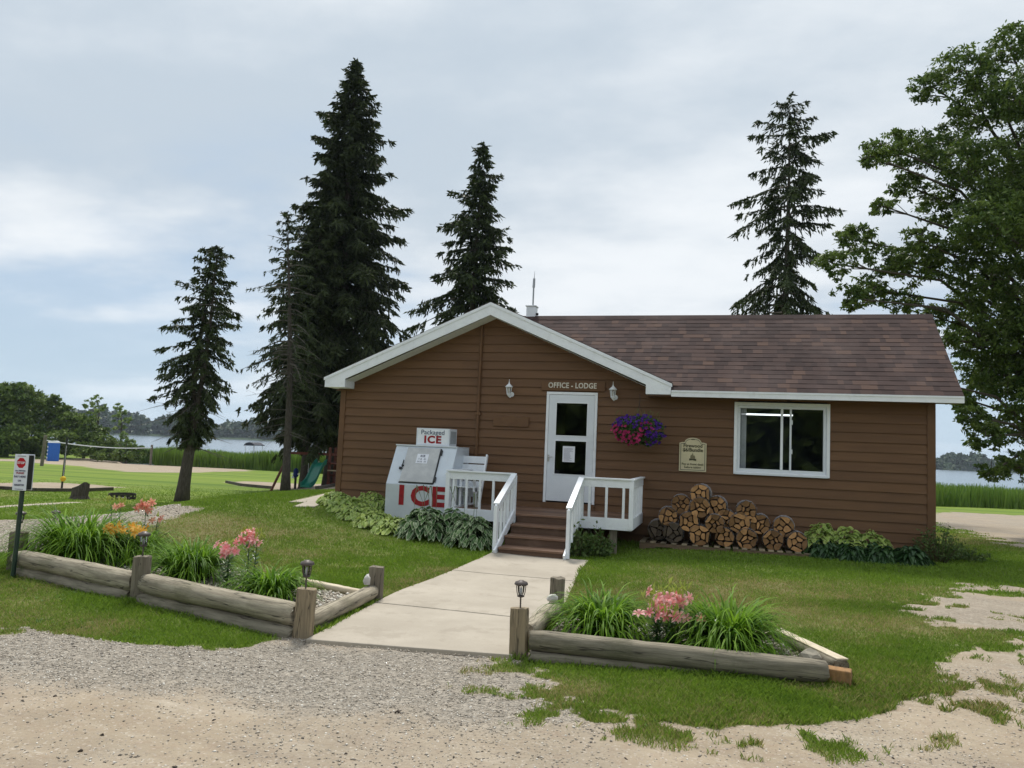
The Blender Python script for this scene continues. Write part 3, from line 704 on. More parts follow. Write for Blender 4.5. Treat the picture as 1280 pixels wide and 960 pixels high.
def rail(p0, p1, nb, zb0=0.60, zb1=0.60, top=True, lo=None):
    """a top board with balusters below it, running p0 to p1 (x, y, ztop)"""
    mb = MB(); mb.beam((p0[0], p0[1], p0[2]-0.085), (p1[0], p1[1], p1[2]-0.085), 0.034, 0.13)
    r = mb.build('railing', WHITE, porch, bevel=0.004)
    MB().beam((p0[0], p0[1], p0[2]-0.008), (p1[0], p1[1], p1[2]-0.008), 0.095, 0.028).build('top_rail', WHITE, r, bevel=0.004)
    for i in range(nb):
        t = (i+0.5)/nb; x = p0[0]+(p1[0]-p0[0])*t; y = p0[1]+(p1[1]-p0[1])*t; zt = p0[2]+(p1[2]-p0[2])*t; zb = zb0+(zb1-zb0)*t
        dx, dy = p1[0]-p0[0], p1[1]-p0[1]; L = math.hypot(dx, dy); nx_, ny_ = dy/L, -dx/L
        s_ = 0.018
        MB().box(x-0.020+nx_*0, x+0.020, y-0.020, y+0.020, zb, zt-0.14).build('baluster', WHITE, r, bevel=0.003)
    return r
FY = PY0-0.041
rail((PX0-.03, FY, RT), (sx0-0.05, FY, RT), 5, 0.45, 0.45)
rail((sx1+0.05, FY, RT), (PX1+0.03, FY, RT), 3, 0.45, 0.45)
rail((PX1+.02, FY, RT), (PX1+.02, W-0.05, RT), 6, 0.45, 0.45)
rail((PX0-.02, FY, RT), (PX0-.02, W-0.05, RT), 6, 0.45, 0.45)
for x in (sx0-0.05, sx1+0.05):
    ln = PY0-1.06
    rail((x, FY-0.01, RT+0.0), (x, ln, 0.775), 5, 0.48, 0.10)
    MB().box(x-0.028, x+0.028, ln-0.035, ln+0.04, 0.0, 0.74).build('newel_post', WHITE, porch, bevel=0.004)
    MB().box(x-0.044, x+0.044, FY-0.035, FY+0.035, 0.40, 1.19).build('newel_post', WHITE, porch, bevel=0.004)
    dx = 0.03 if x < -3 else -0.03
    MB().beam((x+dx, FY-0.02, 0.56), (x+dx, ln-0.10, -0.0), 0.034, 0.13).build('stringer', WHITE, porch, bevel=0.004)
MB().box(PX1-0.02, PX1+0.055, FY-0.03, FY+0.03, 0.40, 1.19).build('newel_post', WHITE, porch, bevel=0.004)
MB().box(PX0-0.055, PX0+0.02, FY-0.03, FY+0.03, 0.40, 1.19).build('newel_post', WHITE, porch, bevel=0.004)
# ------------------------------------------------------------ white slatted chair on the porch
chair = empty('garden_chair', (-4.45, 13.95, PF), 'white wooden slatted chair standing on the porch behind the railing', 'chair')
for i in range(2):
    mb = MB(); zc_ = 1.40-0.155*i; yc = 14.20-0.05*i
    mb.beam((-4.93, yc, zc_), (-4.40, yc, zc_), 0.02, 0.135); mb.build('back_slat', WHITE, chair, bevel=0.004)
for i in range(3):
    MB().beam((-4.93+.0, 14.10-0.06*i, 1.09-0.155*i), (-4.40, 14.10-0.06*i, 1.09-0.155*i), 0.02, 0.13).build('back_slat', WHITE, chair, bevel=0.004)
for i in range(4):
    MB().box(-4.92, -4.38, 13.52+i*0.12, 13.62+i*0.12, 0.90+i*0.0-i*.012, 0.92-i*.012).build('seat_slat', WHITE, chair, bevel=0.003)
for x in (-4.90, -4.41):
    MB().beam((x, 14.26, 1.50), (x, 13.86, PF), 0.03, 0.07).build('back_post', WHITE, chair, bevel=0.003)
    MB().beam((x, 13.50, 1.13), (x, 13.75, PF), 0.03, 0.09).build('leg', WHITE, chair, bevel=0.003)
    MB().box(x-.04, x+.04, 13.42, 14.15, 1.12, 1.145).build('armrest', WHITE, chair, bevel=0.004)
    MB().box(x-.015, x+.015, 13.5, 14.0, 0.83, 0.90).build('seat_rail', WHITE, chair, bevel=0.003)
# ------------------------------------------------------------ ice freezer
FZ = mat('freezer_enamel', (0.62, 0.68, 0.74), (0.55, 0.61, 0.68), scale=3, rough=0.35, bump=0.02, spec=0.5, dirt=((0.40, 0.40, 0.38), 4, 0.25))
FZL = mat('freezer_front', (0.60, 0.64, 0.67), (0.52, 0.56, 0.59), scale=3, rough=0.4, bump=0.02, spec=0.5, dirt=((0.42, 0.42, 0.38), 5, 0.35))
RED = mat('red_letters', (0.36, 0.012, 0.018), (0.24, 0.010, 0.014), scale=14, rough=0.5, bump=0.05)
STEEL = mat('stainless', (0.46, 0.47, 0.46), (0.36, 0.37, 0.37), scale=5, rough=0.38, bump=0.05, metal=0.55)
BLACK = mat('black_paint', (0.015, 0.015, 0.017), (0.03, 0.03, 0.03), rough=0.5, bump=0.1)
fz = empty('ice_freezer', (-5.45, 13.9, 0.2), 'white slant fronted ice freezer with big red ICE letters and a steel hatch', 'freezer')
ax0, ax1, yf0, yf1, yb_ = -6.09, -4.86, 13.40, 13.80, 14.50
prof = [(yf0, 0.12), (yf0, 0.905), (yf1, 1.615), (yb_, 1.615), (yb_, 0.12)]
MB().prism(prof, lambda u, v, t: (ax0+(ax1-ax0)*t, u, v), 0).build('cabinet', FZ, fz, bevel=0.006)
MB().box(ax0+.004, ax1-.004, yf0-0.006, yf0-0.0005, 0.13, 0.90).build('front_panel', FZL, fz)
MB().box(ax0-0.008, ax1+0.008, yf1-0.025, yf1+0.03, 1.616, 1.638).box(ax0-.004, ax1+.004, yf1+0.031, yb_, 1.616, 1.628).build('top_edge', WHITE2, fz)
sl = Vector((0, yf1-yf0, 1.615-0.905)).normalized(); nn = Vector((0, -sl.z, sl.y))
def on_slope(x, s, h): p = Vector((x, yf0, 0.905))+sl*s+nn*h; return tuple(p)
def slope_box(mb, x0, x1, s0, s1, h0, h1):
    vs = [on_slope(x, s, h) for h in (h0, h1) for s in (s0, s1) for x in (x0, x1)]
    mb.add(vs, [(0, 2, 3, 1), (4, 5, 7, 6), (0, 1, 5, 4), (2, 6, 7, 3), (0, 4, 6, 2), (1, 3, 7, 5)]); return mb
hatch = slope_box(MB(), -5.83, -5.17, 0.04, 0.765, 0.001, 0.035).build('hatch', STEEL, fz, bevel=0.008)
hb = MB(); slope_box(hb, -5.845, -5.155, 0.025, 0.04, 0.0, 0.02); slope_box(hb, -5.165, -5.152, 0.04, 0.765, 0.0, 0.022); hb.build('gasket', BLACK, hatch)
for s0 in (0.07, 0.63):
    h = MB(); slope_box(h, -5.165, -5.125, s0, s0+0.10, 0.002, 0.03); h.build('hinge', BLACK, hatch)
h = MB(); slope_box(h, -5.86, -5.815, 0.36, 0.38, 0.03, 0.05); slope_box(h, -5.845, -5.83, 0.30, 0.48, 0.045, 0.06); slope_box(h, -5.90, -5.85, 0.30, 0.34, 0.01, 0.04); h.build('latch', BLACK, hatch)
for ch_, xc in (('I', -5.765), ('C', -5.40), ('E', -5.045)):
    text_mesh('letter', ch_, 0.475, wallM(xc, yf0-0.009, 0.69), RED, fz, 0.002, 0.022, 1.08)
tp = MB().box(-5.73, -5.06, 13.88, 14.30, 1.63, 1.965).build('sign_box', WHITE2, fz, bevel=0.004)
MB().box(-5.70, -5.09, 13.876, 13.879, 1.655, 1.94).build('sign_face', WHITE, tp)
vb = MB()
for i in range(5): vb.box(-5.059, -5.055, 13.95+i*.065, 13.985+i*.065, 1.68, 1.92)
vb.build('vent', mat('vent_grey', (0.25, 0.27, 0.28), bump=0), tp)
BLUE = mat('navy_letters', (0.03, 0.06, 0.14), bump=0)
text_mesh('lettering', 'Packaged', 0.125, wallM(-5.395, 13.872, 1.885), BLUE, tp, 0.001, 0.0, 1.05)
text_mesh('lettering', 'ICE', 0.19, wallM(-5.395, 13.872, 1.745), RED, tp, 0.001, 0.008, 1.15, spacing=1.15)
PAPER = mat('paper', (0.78, 0.80, 0.86), (0.74, 0.76, 0.82), bump=0)
INK = mat('ink', (0.10, 0.10, 0.16), bump=0)
pp = slope_box(MB(), -5.60, -5.37, 0.43, 0.63, 0.037, 0.039).build('paper_notice', PAPER); tag(pp, 'small white price notice taped on the steel hatch of the ice freezer', 'notice')
rotS = Matrix(((1, 0, 0, 0), (0, sl.y, nn.y, 0), (0, sl.z, nn.z, 0), (0, 0, 0, 1)))
text_mesh('lettering', 'ICE', 0.065, Matrix.Translation(on_slope(-5.485, 0.585, 0.041)) @ rotS, INK, pp, 0.0005, 0.002)
text_mesh('lettering', '7 LB   $2', 0.042, Matrix.Translation(on_slope(-5.485, 0.52, 0.041)) @ rotS, INK, pp, 0.0005)
text_mesh('lettering', '20 LB   $4', 0.042, Matrix.Translation(on_slope(-5.485, 0.465, 0.041)) @ rotS, INK, pp, 0.0005)
pp = MB().box(-3.01, -2.775, W-0.026, W-0.022, 1.435, 1.735).build('paper_notice', PAPER); tag(pp, 'white printed notice taped inside the lower pane of the office door', 'notice')
mb = MB()
for i in range(13):
    mb.box(-2.985, -2.985+0.185*(0.6+0.4*float(rng.random())), W-0.0285, W-0.0265, 1.69-i*0.019, 1.694-i*0.019)
mb.build('text_lines', INK, pp)
# ------------------------------------------------------------ wall signs
sg = MB().box(-3.47, -2.235, W-0.05, W-0.022, 2.795, 2.985).build('office_sign', BROWN, None, bevel=0.005)
tag(sg, 'long brown board above the door with white routed words OFFICE-LODGE', 'sign')
text_mesh('lettering', 'OFFICE - LODGE', 0.145, wallM(-2.865, W-0.053, 2.892), mat('cream_paint', (0.72, 0.69, 0.60), bump=0), sg, 0.002, 0.003, 0.84, spacing=1.05)
sg = MB().prism([(-4.42, 2.07), (-3.72, 2.07), (-3.70, 2.10), (-3.70, 2.27), (-3.78, 2.29), (-3.9, 2.255), (-4.06, 2.30), (-4.22, 2.255), (-4.34, 2.29), (-4.42, 2.27)], lambda u, v, t: (u, W-0.05+t*0.028, v), 0).build('carved_plaque', BROWN, None, bevel=0.008)
tag(sg, 'blank brown wooden plaque with wavy top left of the door', 'plaque')
CREAM = mat('cream_sign', (0.62, 0.55, 0.36), (0.55, 0.49, 0.32), scale=4, bump=0.02, rough=0.5)
OLIVE = mat('sign_rim', (0.20, 0.19, 0.15), bump=0)
def plaque_poly(x0, x1, z0, z1, i):
    cx = (x0+x1)/2; pts = [(x0+i, z0+i), (x1-i, z0+i), (x1-i, z1-0.10-i*.6), (x1-0.05-i*.6, z1-0.085-i)]
    for k in range(9):
        t = math.pi*k/8; pts.append((cx+(0.15-i*.5)*math.cos(t), z1-0.085-i*.8+0.085*math.sin(t)))
    pts += [(x0+0.05+i*.6, z1-0.085-i), (x0+i, z1-0.10-i*.6)]; return pts
fs_ = MB().prism(plaque_poly(-0.83, -0.345, 1.37, 1.985, 0), lambda u, v, t: (u, W-0.045+t*0.018, v), 0).build('firewood_sign', CREAM, None, bevel=0.004)
tag(fs_, 'cream arched firewood price sign on the wall above the bundles', 'sign')
mb = MB(); o_ = plaque_poly(-0.83, -0.345, 1.37, 1.985, 0.022); i_ = plaque_poly(-0.83, -0.345, 1.37, 1.985, 0.034)
n = len(o_); vs = [(u, W-0.0475, v) for u, v in o_+i_]
mb.add(vs, [(k, (k+1) % n, (k+1) % n+n, k+n) for k in range(n)]); mb.build('rim_line', OLIVE, fs_)
OL2 = mat('olive_ink', (0.075, 0.072, 0.04), bump=0)
for s_, z_, size in (('Firewood', 1.835, 0.088), ('$6/Bundle', 1.757, 0.088), ('Pay at front desk', 1.50, 0.056), ('before taking', 1.445, 0.056)):
    text_mesh('lettering', s_, size, wallM(-0.5875, W-0.048, z_), OL2, fs_, 0.0006, 0.0025 if size > .06 else 0.001, 1.0)
mb = MB()
fl = [(-0.05, 0), (0.05, 0), (0.055, 0.05), (0.03, 0.09), (0.02, 0.07), (0.0, 0.14), (-0.02, 0.08), (-0.035, 0.10), (-0.055, 0.05)]
mb.prism([(-0.5875+a*0.8, 1.59+b*0.9) for a, b in fl], lambda u, v, t: (u, W-0.0478+t*0.002, v), 0)
mb.build('flame_emblem', mat('emblem_tan', (0.22, 0.19, 0.11), bump=0), fs_)
MB().beam((-0.65, W-0.048, 1.575), (-0.525, W-0.048, 1.595), 0.002, 0.018, (0, 0, 1)).beam((-0.65, W-0.0495, 1.597), (-0.525, W-0.0495, 1.573), 0.002, 0.018, (0, 0, 1)).build('log_emblem', OL2, fs_)
MB().box(-0.62, -0.555, W-0.049, W-0.0455, 1.945, 1.96).build('scroll_emblem', OL2, fs_)
# ------------------------------------------------------------ wall lanterns 
def lantern(x, z, label):
    t = empty('wall_lantern', (x, W-0.11, z), label, 'lantern', 'white lanterns either side of the door')
    y = W-0.13
    MB().lathe([(0.004, 0.20), (0.006, 0.15), (0.012, 0.13), (0.018, 0.11), (0.045, 0.085), (0.075, 0.055), (0.078, 0.045), (0.06, 0.04)], (x, y, z), 12).build('cap', WHITE, t, smooth=True)
    mb = MB()
    for k in range(6):
        a = k*math.pi/3; mb.tube([(x+0.055*math.cos(a), y+0.055*math.sin(a), z+0.045), (x+0.036*math.cos(a), y+0.036*math.sin(a), z-0.09)], 0.006, 6)
    mb.lathe([(0.034, -0.085), (0.042, -0.095), (0.03, -0.11), (0.02, -0.125), (0.008, -0.14)], (x, y, z), 12)
    mb.build('cage', WHITE, t)
    MB().lathe([(0.048, 0.042), (0.031, -0.085)], (x, y, z), 12).build('glass', GL, t)
    MB().lathe([(0.008, 0.02), (0.014, 0.0), (0.014, -0.05), (0.01, -0.085)], (x, y, z), 8).build('bulb', mat('bulb_white', (0.7, 0.68, 0.6), bump=0), t)
    MB().lathe([(0.05, -0.0), (0.045, 0.02)], (0, 0, 0), 10)
    mb = MB().tube([(x, y, z-0.13), (x+0.02, y+0.03, z-0.15), (x+0.03, y+0.07, z-0.12), (x+0.03, y+0.105, z-0.09)], 0.014, 8)
    mb.tube([(x+0.03, W-0.035, z-0.09), (x+0.03, W-0.02, z-0.09)], 0.05, 12); mb.build('bracket', WHITE, t)
lantern(-4.10, 2.79, 'white wall lantern left of the OFFICE-LODGE sign, beside the conduit')
lantern(-2.07, 2.78, 'white wall lantern right of the office door, above the flower basket')
# ------------------------------------------------------------ plants: leaf builders
def strap_leaves(rng, n, L0, L1, wd, base_r, droop=1.0, seg=6, up=(0.35, 1.35)):
    """long arching leaves springing from a clump"""
    az = rng.random(n)*2*np.pi; L = rng.uniform(L0, L1, n); el = rng.uniform(up[0], up[1], n)
    r0 = base_r*np.sqrt(rng.random(n)); a0 = az+rng.normal(size=n)*0.9
    p = np.stack([r0*np.cos(a0), r0*np.sin(a0), np.zeros(n)], 1)
    az = az+rng.normal(size=n)*0.2; curl = rng.uniform(0.24, 0.50, n)*droop; wv = rng.uniform(-.08, .08, n)
    vs = []; 
    for s in range(seg+1):
        t = s/seg; h = np.stack([np.cos(az), np.sin(az), 0*az], 1); side = np.stack([-np.sin(az), np.cos(az), 0*az], 1)
        wdt = wd*(0.55+0.45*np.sin(np.pi*min(t*1.2+0.15, 1)))*(1-t**3)+0.001
        vs += [p-side*wdt[:, None]/2 if np.ndim(wdt) else p-side*wdt/2, p+side*(wdt/2)]
        d = h*np.cos(el)[:, None]+np.array([0, 0, 1])*np.sin(el)[:, None]
        p = p+d*(L/seg)[:, None]; el = el-curl*(0.45+t*1.6); az = az+wv
        p[:, 2] = np.maximum(p[:, 2], 0.012)
    V = np.stack(vs, 1)  # n, 2(seg+1), 3
    k = 2*(seg+1); f = np.array([[2*s, 2*s+1, 2*s+3, 2*s+2] for s in range(seg)])
    F = (np.arange(n)[:, None, None]*k+f[None]).reshape(-1, 4)
    at = np.repeat(np.clip(rng.normal(0.45, 0.25, n), 0, 1), k)
    return V.reshape(-1, 3), F, at
def broad_leaves(rng, n, Lr, asp, R, hgt, tilt=(0.1, 0.9), dome=True, margin=0.28):
    """oval leaves with a margin, heaped in a dome; returns v,f,v-attr,e-attr"""
    gu = np.array([0, .12, .3, .55, .8, 1.0]); wd = np.array([0.05, .55, .95, 1.0, .62, 0.0])
    rows = []; e = []
    for u, wv in zip(gu, wd):
        for sgn, ee in ((-1, 1.), (-(1-margin), 0.), (0, 0.), ((1-margin), 0.), (1, 1.)): rows.append((u, sgn*wv*0.5)); e.append(ee if 0 < u < 1 else (1.0 if u == 1 else 0))
    base = np.array(rows); e = np.array(e)
    az = rng.random(n)*2*np.pi; rr = np.sqrt(rng.random(n)); L = rng.uniform(Lr[0], Lr[1], n)*(0.75+0.35*rr)
    c = np.stack([R*rr*np.cos(az)*0.9, R*rr*np.sin(az)*0.9, hgt*(1-0.75*rr**2)*rng.uniform(0.72, 1.08, n)], 1)
    fz_ = az+rng.normal(size=n)*0.5
    h = np.stack([np.cos(fz_), np.sin(fz_), 0*az], 1); side = np.stack([-np.sin(fz_), np.cos(fz_), 0*az], 1)
    el0 = rng.uniform(*tilt, n)*(1-1.0*rr)-0.25*rr; roll = rng.normal(size=n)*0.35
    up = np.array([0, 0, 1.0])
    u = base[:, 0][None, :]*L[:, None]; wv = base[:, 1][None, :]*(L*asp)[:, None]
    zc_ = u*np.sin(el0)[:, None]-0.55*u*u/L[:, None]+np.abs(wv)*0.25+wv*np.sin(roll)[:, None]
    xc = u*np.cos(el0)[:, None]
    V = (c-h*(L*0.35)[:, None])[:, None, :]+xc[..., None]*h[:, None, :]+wv[..., None]*side[:, None, :]+zc_[..., None]*up
    V[..., 2] = np.maximum(V[..., 2], 0.01)
    k = len(base); f = np.array([[5*i+j, 5*i+j+1, 5*(i+1)+j+1, 5*(i+1)+j] for i in range(5) for j in range(4)])
    F = (np.arange(n)[:, None, None]*k+f[None]).reshape(-1, 4)
    return V.reshape(-1, 3), F, np.repeat(rng.random(n), k), np.tile(e, n)
LILYG = leaf_mat('daylily_leaf', (0.045, 0.125, 0.010), (0.22, 0.39, 0.028), trans=0.4, rough=0.55, spec=0.15)
LILYD = leaf_mat('lily_leaf', (0.028, 0.085, 0.018), (0.09, 0.19, 0.04), trans=0.3, rough=0.4, spec=0.4)
HOSTA = leaf_mat('hosta_leaf', (0.028, 0.080, 0.020), (0.080, 0.165, 0.040), (0.55, 0.62, 0.40), trans=0.25, rough=0.5)
HOSTAY = leaf_mat('pale_hosta_leaf', (0.20, 0.32, 0.06), (0.42, 0.52, 0.12), (0.66, 0.72, 0.34), trans=0.3, rough=0.5)
DARKL = leaf_mat('dark_broad_leaf', (0.018, 0.060, 0.016), (0.050, 0.115, 0.030), trans=0.2, rough=0.4, spec=0.5)
PINK = leaf_mat('pink_petal', (0.80, 0.20, 0.22), (0.92, 0.42, 0.42), (0.97, 0.74, 0.70), trans=0.4)
CORAL = leaf_mat('coral_petal', (0.70, 0.22, 0.16), (0.80, 0.36, 0.26), (0.85, 0.55, 0.45), trans=0.4)
ORANGE = leaf_mat('orange_petal', (0.85, 0.36, 0.03), (0.90, 0.50, 0.08), (0.92, 0.62, 0.16), trans=0.4)
BUD = leaf_mat('bud', (0.34, 0.42, 0.07), (0.50, 0.55, 0.14), trans=0.2)
def place_np(name, V, F, attrs, material, loc, label=None, cat=None, group=None, parent=None):
    V = np.asarray(V)
    me = np_mesh(name, V, F, attrs, True); o = link_mesh(name, me, material, parent); o.location = loc
    if label: tag(o, label, cat, group)
    return o
def daylily(x, y, z, n, L0, L1, seed, label, base=0.10, sx=1.0):
    r = np.random.default_rng(seed)
    V, F, a = strap_leaves(r, int(n*1.35), L0, L1*0.86, 0.022, base*1.1, 1.0, 7, (0.55, 1.45))
    V[:, 0] *= sx
    t = empty('daylily', (x, y, z), label, 'plant', 'arching daylily clumps in the flower beds')
    place_np('leaves', V, F, {'v': a}, LILYG, (0, 0, 0), parent=t)
    return t
def flower(r, c, axis, R, np_=6):
    """one star of petals"""
    axis = axis/np.linalg.norm(axis); t1 = np.cross(axis, [0.3, 0.2, 0.9]); t1 /= np.linalg.norm(t1); t2 = np.cross(axis, t1)
    V = []; F = []; E_ = []; a0 = r.random()*6
    for k in range(np_):
        a = a0+2*np.pi*k/np_; h = t1*np.cos(a)+t2*np.sin(a); s = -t1*np.sin(a)+t2*np.cos(a); w_ = R*(0.46 if k % 2 else 0.34)
        b = len(V)
        for u, wv, zz_, e in ((0.0, 0.06, 0, 0), (0.35, 0.7, 0.34, 0.0), (0.7, 0.95, 0.42, 0.3), (1.0, 0.04, 0.22, 1.0)):
            for sg in (-1, 1): V.append(c+h*R*u+s*sg*w_*wv*0.6+axis*R*zz_); E_.append(e)
        F += [(b+2*i, b+2*i+1, b+2*i+3, b+2*i+2) for i in range(3)]
    return V, F, E_
def lilies(x, y, z, stems, petal, seed, label, leafy=True, buds=0.0, R=0.075, cat='flower', grp='lilies flowering in the beds', view=(0, -1, 0.4)):
    """stems: list of (dx, dy, height, number of flowers)"""
    r = np.random.default_rng(seed); t = empty('lily', (x, y, z), label, cat, grp)
    sm_ = MB(); LV = []; LF = []; LA = []; nb = 0
    for dx, dy, h, nf in stems:
        top = np.array([dx, dy, h]); bs = np.array([dx*0.6, dy*0.6, 0])
        sm_.tube([tuple(np.array([x, y, z])+bs), tuple(np.array([x, y, z])+(bs+top)/2+[0.01, 0, 0]), tuple(np.array([x, y, z])+top)], [0.006, 0.005, 0.004], 5)
        n = 130; ts = r.uniform(0.03, 0.90, n); az = r.random(n)*6.28; L = r.uniform(0.08, 0.15, n)*(1.15-0.4*ts)
        c = bs+(top-bs)*ts[:, None]; d = np.stack([np.cos(az), np.sin(az), r.uniform(-0.3, 0.6, n)], 1); d = unit(d)
        sd = np.stack([-np.sin(az), np.cos(az), 0*az], 1)
        V, F, a = rhombi(r, c+d*L[:, None]/2, d*L[:, None]/2, sd*0.009)
        LV.append(V); LF.append(F+nb); LA.append(a); nb += len(V)
    sm_.build('stem', LILYD if False else mat('stem_green', (0.05, 0.11, 0.03), bump=0), t)
    place_np('leaves', np.concatenate(LV), np.concatenate(LF), {'v': np.concatenate(LA)}, LILYD, (0, 0, 0), parent=t)
    for dx, dy, h, nf in stems:
        V = []; F = []; E_ = []; vv = []
        for k in range(nf):
            c = np.array([dx, dy, h])+r.normal(size=3)*[0.055, 0.055, 0.03]+[0, 0, 0.02]
            ax = r.normal(size=3)*0.7+np.array(view); 
            a, b, e = flower(r, c, ax, R*r.uniform(0.85, 1.1)); F += [tuple(i+len(V) for i in f) for f in b]; vv += [r.random()]*len(a); V += a; E_ += e
        if V: place_np('blossom', V, F, {'v': vv, 'e': E_}, petal, (0, 0, 0), parent=t)
        if buds:
            n = int(14*buds); c = np.array([dx, dy, h+0.085])+r.normal(size=(n, 3))*[0.045, 0.045, 0.028]; d = unit(r.normal(size=(n, 3))*0.45+[0, 0, 1])
            sd = unit(np.cross(d, r.normal(size=(n, 3)))); sd2 = np.cross(d, sd)
            V1, F1, a1 = rhombi(r, c, d*0.036, sd*0.010); V2, F2, a2 = rhombi(r, c, d*0.036, sd2*0.010)
            tag(place_np('buds', np.concatenate([V1, V2]), np.concatenate([F1, F2+len(V1)]), {'v': np.concatenate([a1, a2])}, BUD, (0, 0, 0), parent=t), kind='stuff')
    return t
def hosta(x, y, n, Lr, R, hgt, seed, label, material=None, margin=0.28, asp=0.55, grp='hostas along the lodge wall', cat='plant', tilt=(0.1, 0.9), name='hosta', stalks=0):
    r = np.random.default_rng(seed); V, F, a, e = broad_leaves(r, n, Lr, asp, R, hgt, tilt, margin=margin)
    t = empty(name, (x, y, Hs(x, y)-0.01), label, cat, grp)
    place_np('leaves', V, F, {'v': a, 'e': e}, material or HOSTA, (0, 0, 0), parent=t)
    if stalks:
        mb = MB()
        for k in range(stalks):
            a0 = r.random()*6.28; rr = r.random()*R*0.5; p = np.array([x+rr*math.cos(a0), y+rr*math.sin(a0), Hs(x, y)])
            mb.tube([p, p+[0.02, -0.01, hgt*1.2], p+[0.05*r.normal(), -0.03, hgt*1.75]], [0.004, 0.003, 0.008], 4)
        mb.build('stalk', mat('stalk_green', (0.16, 0.2, 0.12), bump=0), t)
    return t
# ------------------------------------------------------------ plants along the lodge
for i, (x, y, R, h, lab) in enumerate([(-7.38, 13.95, 0.42, 0.26, 'pale yellow green leafy clump at the left corner of the lodge'), (-6.88, 13.50, 0.45, 0.25, 'pale variegated clump second from the lodge corner'),
        (-6.40, 13.05, 0.47, 0.25, 'pale variegated clump in front of the left edge of the ice freezer'), (-5.92, 12.68, 0.46, 0.25, 'pale variegated clump in front of the red letter I'),
        (-6.75, 14.2, 0.42, 0.32, 'grey green clump against the siding left of the ice freezer'), (-5.45, 12.42, 0.42, 0.26, 'small pale clump between the variegated row and the dark hostas')]):
    hosta(x, y, 330, (0.085, 0.13), R, h, 100+i, lab, HOSTAY, 0.25, 0.62, 'pale leafy clumps left of the steps', name='variegated_plant')
hosta(-4.88, 12.42, 420, (0.14, 0.21), 0.52, 0.50, 120, 'dark hosta with white leaf edges below the red letters C and E', stalks=7, asp=0.52)
hosta(-4.45, 12.62, 220, (0.13, 0.20), 0.42, 0.52, 122, 'white edged hosta half hidden between two bigger ones, before the railing', asp=0.5, stalks=3)
hosta(-4.0, 12.28, 460, (0.13, 0.19), 0.50, 0.50, 121, 'dense white edged hosta immediately left of the porch steps', asp=0.42, stalks=4)
for i, (x, lab) in enumerate([(1.55, 'dark glossy hosta right beside the firewood pallets'), (1.98, 'dark hosta second in the row right of the firewood'), (2.42, 'dark hosta in the middle of the row under the bare siding'), (2.86, 'dark hosta near the right corner of the lodge')]):
    hosta(x, 13.98-0.02*i, 190, (0.17, 0.25), 0.38, 0.28-0.01*i, 130+i, lab, DARKL, 0.0, 0.42, 'dark hostas right of the firewood')
for i, (x, lab) in enumerate([(1.62, 'pale topped clump behind the dark hostas next to the firewood'), (2.02, 'pale topped clump in the middle behind the dark hostas'), (2.40, 'pale topped clump right of the middle behind the dark hostas')]):
    hosta(x-0.05, 14.18, 380, (0.09, 0.14), 0.40, 0.52-0.04*i, 140+i, lab, HOSTAY, 0.2, 0.6, 'pale clumps against the right siding', name='variegated_plant')
def weed(x, y, R, h, n, seed, label, material, lw=0.02, ll=0.045, name='weed', flowers=None):
    r = np.random.default_rng(seed); t = empty(name, (x, y, Hs(x, y)), label, 'shrub' if name != 'weed' else 'weeds', None)
    mb = MB(); cs = []
    for k in range(n):
        a = r.random()*6.28; rr = math.sqrt(r.random())*R; hh = h*(1-0.6*(rr/R)**2)*r.uniform(0.6, 1.05)
        b = np.array([rr*0.35*math.cos(a), rr*0.35*math.sin(a), 0]); tp_ = np.array([rr*math.cos(a), rr*math.sin(a), hh])
        mb.tube([b+[x, y, Hs(x, y)], (b+tp_)/2+[x, y, Hs(x, y)+0.03], tp_+[x, y, Hs(x, y)]], [0.004, 0.003, 0.0015], 4)
        ts = r.uniform(0.15, 1.0, 16); cs.append(b+(tp_-b)*ts[:, None]+r.normal(size=(16, 3))*0.025)
    mb.build('stem', mat('stem_brown', (0.10, 0.08, 0.04), bump=0), t)
    c = np.concatenate(cs); d = unit(r.normal(size=c.shape)+[0, 0, 0.4]); sd = unit(np.cross(d, r.normal(size=c.shape)))
    V, F, a = rhombi(r, c, d*ll*r.uniform(0.6, 1.1, (len(c), 1)), sd*lw)
    place_np('leaves', V, F, {'v': a}, material, (0, 0, 0), parent=t)
    return t
WEEDL = leaf_mat('weed_leaf', (0.05, 0.10, 0.025), (0.15, 0.21, 0.06), trans=0.3)
weed(-2.02, 12.55, 0.34, 0.50, 60, 150, 'scrubby green shrub growing under the right end of the porch', WEEDL, name='shrub')
weed(-2.22, 12.25, 0.14, 0.75, 12, 151, 'thin leafy weed climbing beside the right handrail', WEEDL)
weed(3.35, 14.25, 0.42, 0.75, 60, 152, 'tall tangled weeds at the right corner of the lodge', WEEDL, 0.012, 0.04)
weed(3.85, 14.7, 0.42, 0.30, 36, 153, 'low tangled weeds on the grass just past the right corner', WEEDL, 0.012, 0.04)
